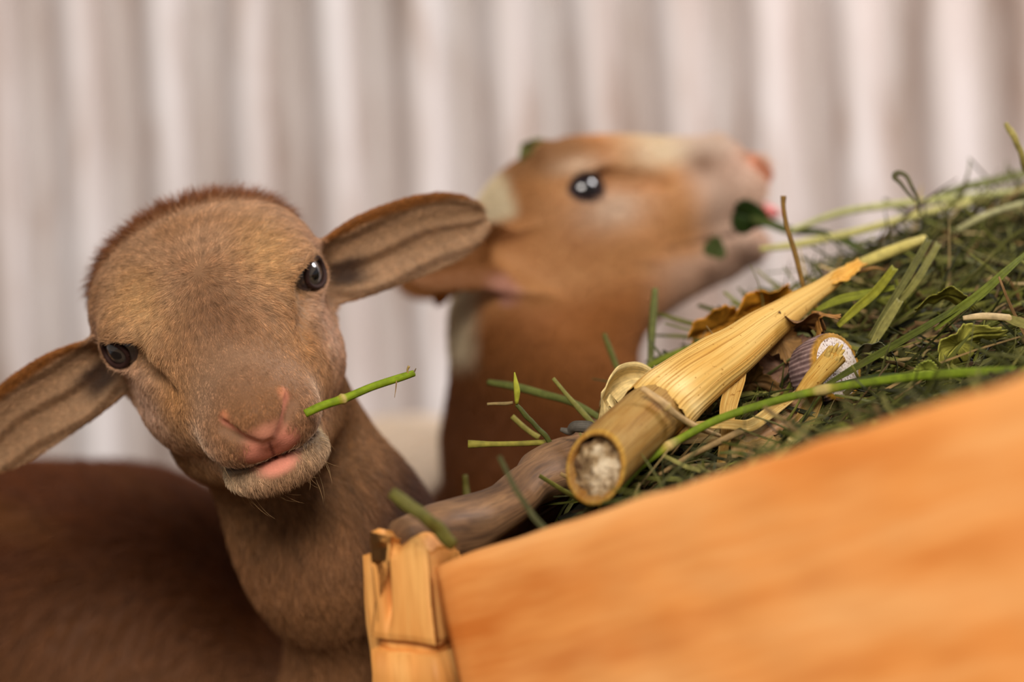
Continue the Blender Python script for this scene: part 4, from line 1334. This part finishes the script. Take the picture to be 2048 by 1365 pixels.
stalk('dry_twig', 'thin brown stem slanting down to the board edge', 'plant stem', [(1318, 950, 1.165), (1370, 918, 1.172), (1430, 888, 1.180), (1484, 862, 1.188)], [0.0008, 0.0013, 0.0016, 0.0019], srgb(150, 122, 78))
# stub and the cut round slice
o = stalk('stalk_stub', 'short thick yellow stalk stub with a frayed end against the round slice', 'corn stalk', [(1600, 792, 1.206), (1628, 758, 1.208), (1655, 728, 1.210), (1674, 708, 1.212)], [0.0034, 0.0048, 0.0055, 0.0058], srgb(206, 168, 88), 20, 20, squash=0.8)
o.data.materials[0] = M_HUSK
for q in range(9):
    a = q * 0.7
    x0, y0 = 1664 + 13 * math.cos(a), 712 + 12 * math.sin(a)
    add_child_tube(o, 'frayed_tip', [(x0, y0 + 6, 1.208), (x0 + 5, y0 - 5, 1.207), (x0 + 9 + 3 * math.cos(a), y0 - 12 + 3 * math.sin(a * 2), 1.207)], [0.0012, 0.0011, 0.0006], srgb(214, 178, 96))

def round_slice():
    ctr = P(1674, 735, 1.228)
    ax = unit(-FWD * 0.70 + RT * 0.62 + UP * 0.22)
    root = empty('stalk_slice', tuple(ctr)); bpy.context.view_layer.update()
    tag(root, 'round cut slice with white speckled face and yellow-brown rim', 'plant slice')
    pinv = Matrix.Translation(-Vector(root.location))
    k = 120
    C = np.array([ctr - ax * 0.022, ctr - ax * 0.018, ctr - ax * 0.010, ctr - ax * 0.003, ctr, ctr + ax * 0.0004])
    V, Fq, st = tube(C, [0.0125, 0.0160, 0.0178, 0.0182, 0.0178, 0.0166], k, True, 1.0, face=(0, 0, 1), ridges=0.014, nr=40)
    g = Geo()
    dark = 0.5 + 0.5 * np.cos(st[:, 1] * 40)
    col = srgb(86, 60, 62)[None] * (1 - dark[:, None]) + srgb(172, 146, 140)[None] * dark[:, None]
    col = blend(col, sm(st[:, 0], 0.70, 0.80), srgb(176, 128, 40))
    g.add(V, Fq, col, st * [1, 0.2, 1])
    o = link('rind', g.mesh('rind', M_PLANT), root); o.matrix_parent_inverse = pinv
    o['label'] = 'purple-grey ribbed rind with a yellow-brown rim'
    m = NT('speckled_pith', 0.85, 0.1)
    f = m.noise(900, 2); f2 = m.noise(160, 3)
    c = m.ramp(f, [(0.36, tuple(srgb(120, 92, 80))), (0.46, tuple(srgb(222, 210, 204)))])
    c = m.mix(m.ramp(f2, [(0.4, (0, 0, 0)), (0.7, (0.6, 0.6, 0.6))]), c, tuple(srgb(214, 190, 150)))
    m.color(c); m.bump(f, 0.6, 0.001)
    T, S, N = frames(C, (0, 0, 1))
    rings = 8; Vp = []
    for r in range(rings):
        s_ = r / (rings - 1)
        for q in range(40):
            a = q / 40 * 6.2832
            Vp.append(ctr + ax * (0.0022 - 0.0020 * s_ * s_) + (math.cos(a) * S[4] + math.sin(a) * N[4]) * 0.0164 * s_)
    i = np.arange(rings - 1)[:, None] * 40; j = np.arange(40)[None]; j2 = (j + 1) % 40
    Fp = np.stack([i + j, i + j2, i + 40 + j2, i + 40 + j], -1).reshape(-1, 4)
    g = Geo(); g.add(np.array(Vp), Fp, (1, 1, 1))
    o = link('pith', g.mesh('pith', m.m), root); o.matrix_parent_inverse = pinv
    o['label'] = 'white speckled cut face'
round_slice()

# ---- leaves
def leaf(name, label, cat, c, u, v, size, lobes, depth, col, curl=0.35, seed=0, mat=None, th=0.0005, stretch=1.0):
    """a dry leaf: lobed outline, cupped and creased; u along the midrib"""
    u = unit(np.array(u, float)); v = np.array(v, float); v = unit(v - (v @ u) * u); w_ = np.cross(u, v)
    k, rings = 90, 9
    V = []
    a = np.arange(k) / k * 2 * np.pi
    rad = (1 - depth + depth * np.abs(np.cos(a * lobes / 2 + 0.3 * np.sin(a * 2 + seed))) ** 0.7) * (1 + 0.06 * np.sin(a * 23 + seed) + 0.10 * np.sin(a * 3 + seed))
    for r in range(rings):
        s_ = r / (rings - 1)
        x = np.cos(a) * rad * s_ * stretch; y = np.sin(a) * rad * s_
        z = curl * (x * x * 0.6 + np.sign(y) * 0.35 * y * y) + 0.09 * s_ * np.sin(a * lobes + seed) + 0.22 * curl * np.sin(x * 5 + seed) * s_ - 0.08 * np.exp(-(y / 0.06) ** 2)
        V.append(c + size * (x[:, None] * u + y[:, None] * v + z[:, None] * w_))
    top = np.concatenate(V); bot = top - w_ * th
    V = np.vstack([top, bot]); o_ = len(top)
    i = np.arange(rings - 1)[:, None] * k; j = np.arange(k)[None]; j2 = (j + 1) % k
    F1_ = np.stack([i + j, i + j2, i + k + j2, i + k + j], -1).reshape(-1, 4)
    b = (rings - 1) * k
    q = np.arange(k); q2 = (q + 1) % k
    Fe = np.stack([b + q, b + q2, b + q2 + o_, b + q + o_], -1)
    st = np.stack([np.repeat(np.linspace(0, 0.6, rings), k), np.tile(a, rings), np.zeros(o_)], -1)
    vein = np.exp(-(np.sin(np.tile(a, rings) * lobes / 2) / 0.10) ** 2) * 0.35
    cc = np.array(col)[None] * (1 - vein[:, None]) 
    g = Geo(); g.add(V, np.vstack([F1_, F1_[:, ::-1] + o_, Fe]), np.vstack([cc, cc]), np.vstack([st, st]))
    o = link(name, g.mesh(name, mat or M_PLANT)); tag(o, label, cat)
    return o
leaf('dry_leaf', 'orange-brown lobed dry leaf behind the corn stalk, higher one', 'dry leaf', P(1535, 606, 1.315), RT * 0.9 + UP * 0.25, UP * 0.6 - FWD * 0.8, 0.0185, 5, 0.45, srgb(226, 152, 44), 0.5, 1, stretch=1.2)
leaf('dry_leaf', 'ochre dry leaf low behind the corn stalk, beside the tan sheep\'s throat', 'dry leaf', P(1440, 655, 1.315), RT * 0.95 + UP * 0.35, UP * 0.8 - FWD * 0.7, 0.0175, 5, 0.4, srgb(206, 140, 44), 0.55, 2.2, stretch=1.4)
leaf('dry_leaf', 'dark brown curled leaf below the corn stalk tip', 'dry leaf', P(1605, 650, 1.252), RT * 0.9 - UP * 0.2, UP * 0.5 - FWD * 0.8, 0.0155, 6, 0.5, srgb(116, 80, 44), 0.9, 3.1, stretch=1.3)
leaf('dry_leaf', 'curled paler brown leaf edge above the round slice', 'dry leaf', P(1640, 640, 1.246), RT * 0.6 + UP * 0.6, UP * 0.2 - FWD * 0.9, 0.010, 5, 0.4, srgb(160, 112, 54), 1.1, 4.4)
leaf('dry_leaf', 'tan leaf point hanging under the corn stalk', 'dry leaf', P(1562, 682, 1.250), UP * -0.9 + RT * 0.2, RT * 0.9 + FWD * 0.2, 0.0105, 4, 0.5, srgb(150, 112, 66), 0.8, 5.2, stretch=1.3)
leaf('dry_leaf', 'pinkish brown dead leaf left of the round slice', 'dry leaf', P(1575, 742, 1.252), RT * 0.5 + UP * 0.8, RT * 0.7 - UP * 0.5 - FWD * 0.4, 0.021, 5, 0.25, srgb(142, 106, 84), 0.5, 0.4)
leaf('dry_leaf', 'brown ragged leaf scrap left of the dead pinkish leaf', 'dry leaf', P(1500, 770, 1.250), RT * 0.9 + UP * 0.1, UP * 0.7 - FWD * 0.5, 0.015, 5, 0.4, srgb(118, 86, 48), 0.6, 2.8)
leaf('green_leaf', 'light green crumpled leaf on the right of the heap', 'leaf', P(1918, 690, 1.205), RT * 0.75 + UP * 0.62, UP * 0.6 - RT * 0.4 - FWD * 0.5, 0.0125, 4, 0.15, srgb(152, 168, 92), 0.7, 1.4, stretch=1.5)
leaf('green_leaf', 'small dull grey-green leaf right of the round slice', 'leaf', P(1745, 695, 1.215), RT, UP * 0.5 - FWD * 0.8, 0.0062, 3, 0.1, srgb(98, 98, 68), 0.5, 2.4, stretch=1.5)
leaf('green_leaf', 'round pale green leaf behind the long bright green stem', 'leaf', P(1852, 742, 1.185), RT, UP * 0.8 - FWD * 0.5, 0.0065, 3, 0.1, srgb(140, 168, 84), 0.5, 3.4)
leaf('green_leaf', 'yellow-green ribbed leaf high on the right of the heap', 'leaf', P(1895, 592, 1.245), RT * 0.95 - UP * 0.05, UP * 0.5 - FWD * 0.8, 0.0085, 4, 0.2, srgb(128, 124, 44), 0.5, 4.4, stretch=1.8)
leaf('green_leaf', 'dark green leaf in the tan sheep\'s lips', 'leaf', P(1497, 434, 1.462), RT * 0.9 - UP * 0.2, UP * 0.8 - FWD * 0.5, 0.0125, 3, 0.1, srgb(38, 62, 30), 0.3, 1.1, stretch=0.9)
leaf('green_leaf', 'small dark green leaf stuck on the tan sheep\'s jaw', 'leaf', P(1430, 497, 1.470), RT * 0.7 - UP * 0.5, UP * 0.8 + RT * 0.4, 0.0065, 3, 0.1, srgb(62, 82, 48), 0.3, 2.1, stretch=1.1)
leaf('green_leaf', 'pale green leaf bits on the tan sheep\'s crown', 'leaf', P(1065, 296, 1.505), RT * 0.9 + UP * 0.5, UP * 0.6 - FWD * 0.5, 0.0085, 4, 0.3, srgb(122, 142, 104), 0.5, 2.1, stretch=1.4)
leaf('dry_leaf', 'small orange leaf scrap caught behind the brown sheep\'s ear', 'dry leaf', P(886, 592, 1.50), RT * 0.9 + UP * 0.5, UP * 0.6 - FWD * 0.5, 0.0065, 3, 0.2, srgb(216, 140, 62), 0.4, 1.7, stretch=1.3)

# ---- long stems and blades
stalk('cut_grass_stalk', 'long bright green stem running along the front of the heap', 'plant stem', [(1235, 985, 1.150), (1280, 935, 1.160), (1345, 888, 1.168), (1440, 838, 1.175), (1560, 800, 1.172), (1650, 780, 1.168), (1800, 757, 1.150), (1950, 745, 1.130), (2100, 742, 1.11)],
      [0.0015, 0.0018, 0.0020, 0.0020, 0.0020, 0.0021, 0.0023, 0.0022], srgb(104, 138, 40), 60, 10, node=[0.24, 0.62])
blade('grass_blade', 'dark green blade crossing the round slice', 'grass blade', [(1640, 778, 1.200), (1700, 742, 1.202), (1770, 702, 1.205), (1850, 655, 1.212), (1935, 605, 1.225), (1990, 568, 1.24)], [0.0008, 0.0017, 0.0020, 0.0018, 0.0016, 0.0008], srgb(66, 82, 24), 36, 0.6, 0.4)
blade('grass_blade', 'lower dark blade under the one crossing the round slice', 'grass blade', [(1600, 786, 1.198), (1680, 772, 1.20), (1760, 756, 1.20), (1850, 748, 1.20)], [0.0008, 0.0020, 0.0022, 0.0008], srgb(44, 62, 26), 30, 0.6, 0.3)
blade('grass_blade', 'broad mid green blade on the right of the heap', 'grass blade', [(1870, 660, 1.215), (1920, 618, 1.22), (1960, 590, 1.225), (2010, 545, 1.235), (2060, 500, 1.25)], [0.0008, 0.0022, 0.0026, 0.0020, 0.0010], srgb(86, 106, 38), 30, 0.6, 0.3)
blade('grass_blade', 'left one of the three steep blades under the straw end', 'grass blade', [(1858, 478, 1.275), (1820, 545, 1.262), (1780, 610, 1.252), (1738, 678, 1.245)], [0.0018, 0.0020, 0.0018, 0.0012], srgb(88, 98, 62), 30, 0.7, 0.2)
blade('grass_blade', 'middle one of the three steep blades under the straw end', 'grass blade', [(1878, 486, 1.280), (1835, 558, 1.262), (1800, 600, 1.256), (1778, 600, 1.258)], [0.0018, 0.0020, 0.0018, 0.0012], srgb(106, 116, 72), 26, 0.6, 0.3)
blade('grass_blade', 'right one of the three steep blades, reaching down to the grey-green leaf', 'grass blade', [(1800, 600, 1.250), (1768, 650, 1.242), (1740, 698, 1.235)], [0.0020, 0.0026, 0.0014], srgb(118, 128, 84), 20, 0.6, 0.3)
blade('grass_blade', 'yellow-green blade slanting down left of the steep blades', 'grass blade', [(1790, 535, 1.262), (1750, 585, 1.255), (1710, 620, 1.25), (1676, 652, 1.245)], [0.0020, 0.0024, 0.0022, 0.0014], srgb(118, 132, 46), 24, 0.6, 0.2)
blade('grass_blade', 'level yellow-green blade beneath the corn stalk tip', 'grass blade', [(1630, 622, 1.27), (1680, 600, 1.268), (1735, 588, 1.265), (1790, 575, 1.265)], [0.0010, 0.0024, 0.0024, 0.0012], srgb(112, 132, 48), 24, 0.5, 0.2)
stalk('straw', 'upper of the two long blurred straws behind the heap', 'straw', [(1580, 462, 1.43), (1680, 426, 1.43), (1790, 409, 1.43), (1900, 398, 1.43), (2080, 378, 1.44)], [0.0014, 0.0021, 0.0022, 0.0022, 0.0018], srgb(196, 196, 128), 40)
stalk('straw', 'lower of the two long blurred straws behind the heap', 'straw', [(1520, 499, 1.41), (1600, 488, 1.41), (1720, 462, 1.41), (1860, 424, 1.42), (2000, 392, 1.44), (2080, 372, 1.45)], [0.0016, 0.0025, 0.0024, 0.0024, 0.0020], srgb(202, 194, 120), 40)
stalk('straw', 'short pale straw continuing past the corn stalk tip', 'straw', [(1720, 528, 1.315), (1770, 508, 1.318), (1815, 490, 1.322), (1850, 478, 1.33)], [0.0030, 0.0034, 0.0030, 0.0024], srgb(206, 190, 106), 20)
stalk('straw', 'greyish straw on the upper right of the heap', 'straw', [(1912, 462, 1.36), (1960, 436, 1.36), (2010, 418, 1.37), (2070, 402, 1.38)], [0.0018, 0.0020, 0.0020, 0.0018], srgb(172, 168, 118), 20)
stalk('straw', 'cream and tan straw piece above the crumpled green leaf', 'straw', [(1926, 637, 1.205), (1965, 633, 1.205), (2012, 636, 1.205), (2030, 642, 1.205)], [0.0012, 0.0019, 0.0019, 0.0012], srgb(206, 180, 134), 16, node=[0.75])
blade('grass_blade', 'flat grey-green blade end at the right of the cream straw', 'grass blade', [(2012, 636, 1.206), (2035, 645, 1.20), (2070, 658, 1.19)], [0.0018, 0.0028, 0.0020], srgb(128, 138, 96), 14, 0.5)
stalk('dry_twig', 'upright thin brown stem rising before the tan sheep\'s mouth', 'plant stem', [(1612, 600, 1.285), (1603, 560, 1.282), (1588, 500, 1.28), (1574, 455, 1.28), (1567, 415, 1.28), (1567, 392, 1.28)], [0.0010, 0.0012, 0.0014, 0.0013, 0.0012, 0.0016], srgb(138, 104, 50), 30)
stalk('vine_sprig', 'small looped dry sprig standing on the ridge of the heap', 'sprig', [(1838, 430, 1.33), (1836, 400, 1.325), (1824, 375, 1.32), (1812, 352, 1.32), (1796, 346, 1.32), (1789, 355, 1.32), (1800, 366, 1.32), (1815, 385, 1.322), (1830, 402, 1.325)], [0.0006, 0.0009, 0.0012, 0.0014, 0.0018, 0.0012, 0.0009, 0.0007], srgb(104, 100, 70), 50)
stalk('vine_sprig', 'pale green sprig at the upper right corner of the heap', 'sprig', [(2010, 244, 1.30), (2022, 262, 1.30), (2035, 290, 1.30), (2052, 340, 1.31), (2070, 410, 1.34)], [0.0012, 0.0020, 0.0018, 0.0018, 0.0014], srgb(150, 156, 110), 24, wob=0.001)
stalk('cut_grass_stalk', 'green stem with a jointed end lying over the gnawed rail', 'plant stem', [(936, 889, 1.235), (985, 889, 1.235), (1040, 888, 1.235), (1095, 886, 1.235), (1130, 892, 1.235), (1162, 910, 1.235)], [0.0022, 0.0014, 0.0014, 0.0015, 0.0013, 0.0008], srgb(126, 134, 68), 30)
stalk('cut_grass_stalk', 'long blurred dark green stem pointing left off the heap', 'plant stem', [(976, 765, 1.30), (1030, 774, 1.29), (1090, 790, 1.28), (1145, 806, 1.27), (1200, 838, 1.26), (1240, 880, 1.25)], [0.0016, 0.0022, 0.0021, 0.0019, 0.0016, 0.001], srgb(84, 102, 62), 30)
stalk('cut_grass_stalk', 'steep thin green stem joining the heap behind the corn stalk', 'plant stem', [(1106, 757, 1.245), (1135, 792, 1.245), (1160, 820, 1.245), (1192, 856, 1.245), (1215, 890, 1.245)], [0.0010, 0.0011, 0.0016, 0.0014, 0.001], srgb(112, 124, 76), 24)
stalk('cut_grass_stalk', 'short pale green stick left of the corn stalk end', 'plant stem', [(1024, 833, 1.25), (1042, 850, 1.25), (1062, 866, 1.25), (1078, 876, 1.25)], [0.0014, 0.0014, 0.0014, 0.0016], srgb(132, 140, 84), 14)
o = stalk('vine_sprig', 'twisted clover sprig with a bright tip left of the corn stalk', 'sprig', [(1030, 808, 1.228), (1050, 826, 1.228), (1070, 848, 1.228), (1092, 874, 1.23), (1110, 898, 1.23), (1136, 928, 1.23)], [0.0010, 0.0014, 0.0012, 0.0014, 0.0012, 0.0012], srgb(70, 84, 44), 40, wob=0.0008)
add_child_tube(o, 'bud', [(1033, 808, 1.227), (1034, 785, 1.226), (1032, 768, 1.226), (1029, 745, 1.226)], [0.0009, 0.0017, 0.0014, 0.0003], srgb(150, 170, 70), 'bright yellow-green bud', 12, 8)
add_child_tube(o, 'side_shoot', [(1026, 806, 1.227), (1010, 808, 1.227), (990, 808, 1.227), (974, 809, 1.227)], [0.0008, 0.0010, 0.0008, 0.0008], srgb(146, 124, 78), 'dry tan side shoot')
stalk('vine_sprig', 'fluffy grey seed sprig beside the hollow stalk end', 'sprig', [(1120, 858, 1.225), (1140, 861, 1.225), (1160, 852, 1.222), (1182, 856, 1.22), (1176, 880, 1.22), (1166, 882, 1.22)], [0.0010, 0.0022, 0.0030, 0.0034, 0.0026, 0.0014], srgb(92, 86, 76), 50, 10, wob=0.0014)
stalk('cut_grass_stalk', 'upright blurred green stem before the tan sheep\'s jaw', 'plant stem', [(1310, 578, 1.33), (1307, 620, 1.325), (1303, 680, 1.32), (1300, 760, 1.31)], [0.0016, 0.0022, 0.0020, 0.0014], srgb(90, 106, 68), 20)
stalk('cut_grass_stalk', 'faint green stem leaning left on the tan sheep\'s neck', 'plant stem', [(1208, 668, 1.33), (1220, 700, 1.325), (1238, 745, 1.31), (1262, 800, 1.29)], [0.0012, 0.0017, 0.0017, 0.0012], srgb(84, 96, 52), 20)
stalk('cut_grass_stalk', 'green stem sloping behind the corn stalk sheath', 'plant stem', [(1255, 762, 1.31), (1320, 722, 1.305), (1390, 694, 1.30), (1470, 664, 1.30), (1560, 628, 1.30)], [0.0016, 0.0020, 0.0022, 0.0022, 0.0018], srgb(104, 128, 48), 30)
stalk('cut_grass_stalk', 'blurred green stem drooping over the near crate corner', 'plant stem', [(786, 985, 1.10), (812, 1008, 1.10), (840, 1030, 1.10), (872, 1058, 1.105), (905, 1086, 1.11)], [0.0026, 0.0034, 0.0028, 0.0034, 0.0030], srgb(92, 100, 56), 24, wob=0.0008)
stalk('cut_grass_stalk', 'faint green stalk upright behind the gnawed rail', 'plant stem', [(930, 950, 1.30), (933, 985, 1.30), (938, 1030, 1.29), (948, 1090, 1.27)], [0.0014, 0.0020, 0.0020, 0.0016], srgb(78, 82, 40), 16)
blade('grass_blade', 'dark blade drooping from the tan sheep\'s lips to the straws', 'grass blade', [(1500, 436, 1.455), (1540, 448, 1.45), (1580, 462, 1.44), (1650, 468, 1.42), (1720, 500, 1.39), (1770, 520, 1.37)], [0.0014, 0.0028, 0.0030, 0.0026, 0.0028, 0.0014], srgb(64, 84, 44), 34, 0.5, 0.5)
blade('grass_blade', 'long grey-green blade along the top right ridge', 'grass blade', [(1860, 398, 1.44), (1920, 378, 1.44), (1990, 362, 1.45), (2090, 338, 1.46)], [0.0012, 0.0026, 0.0028, 0.0024], srgb(104, 122, 90), 26, 0.5, 0.2)
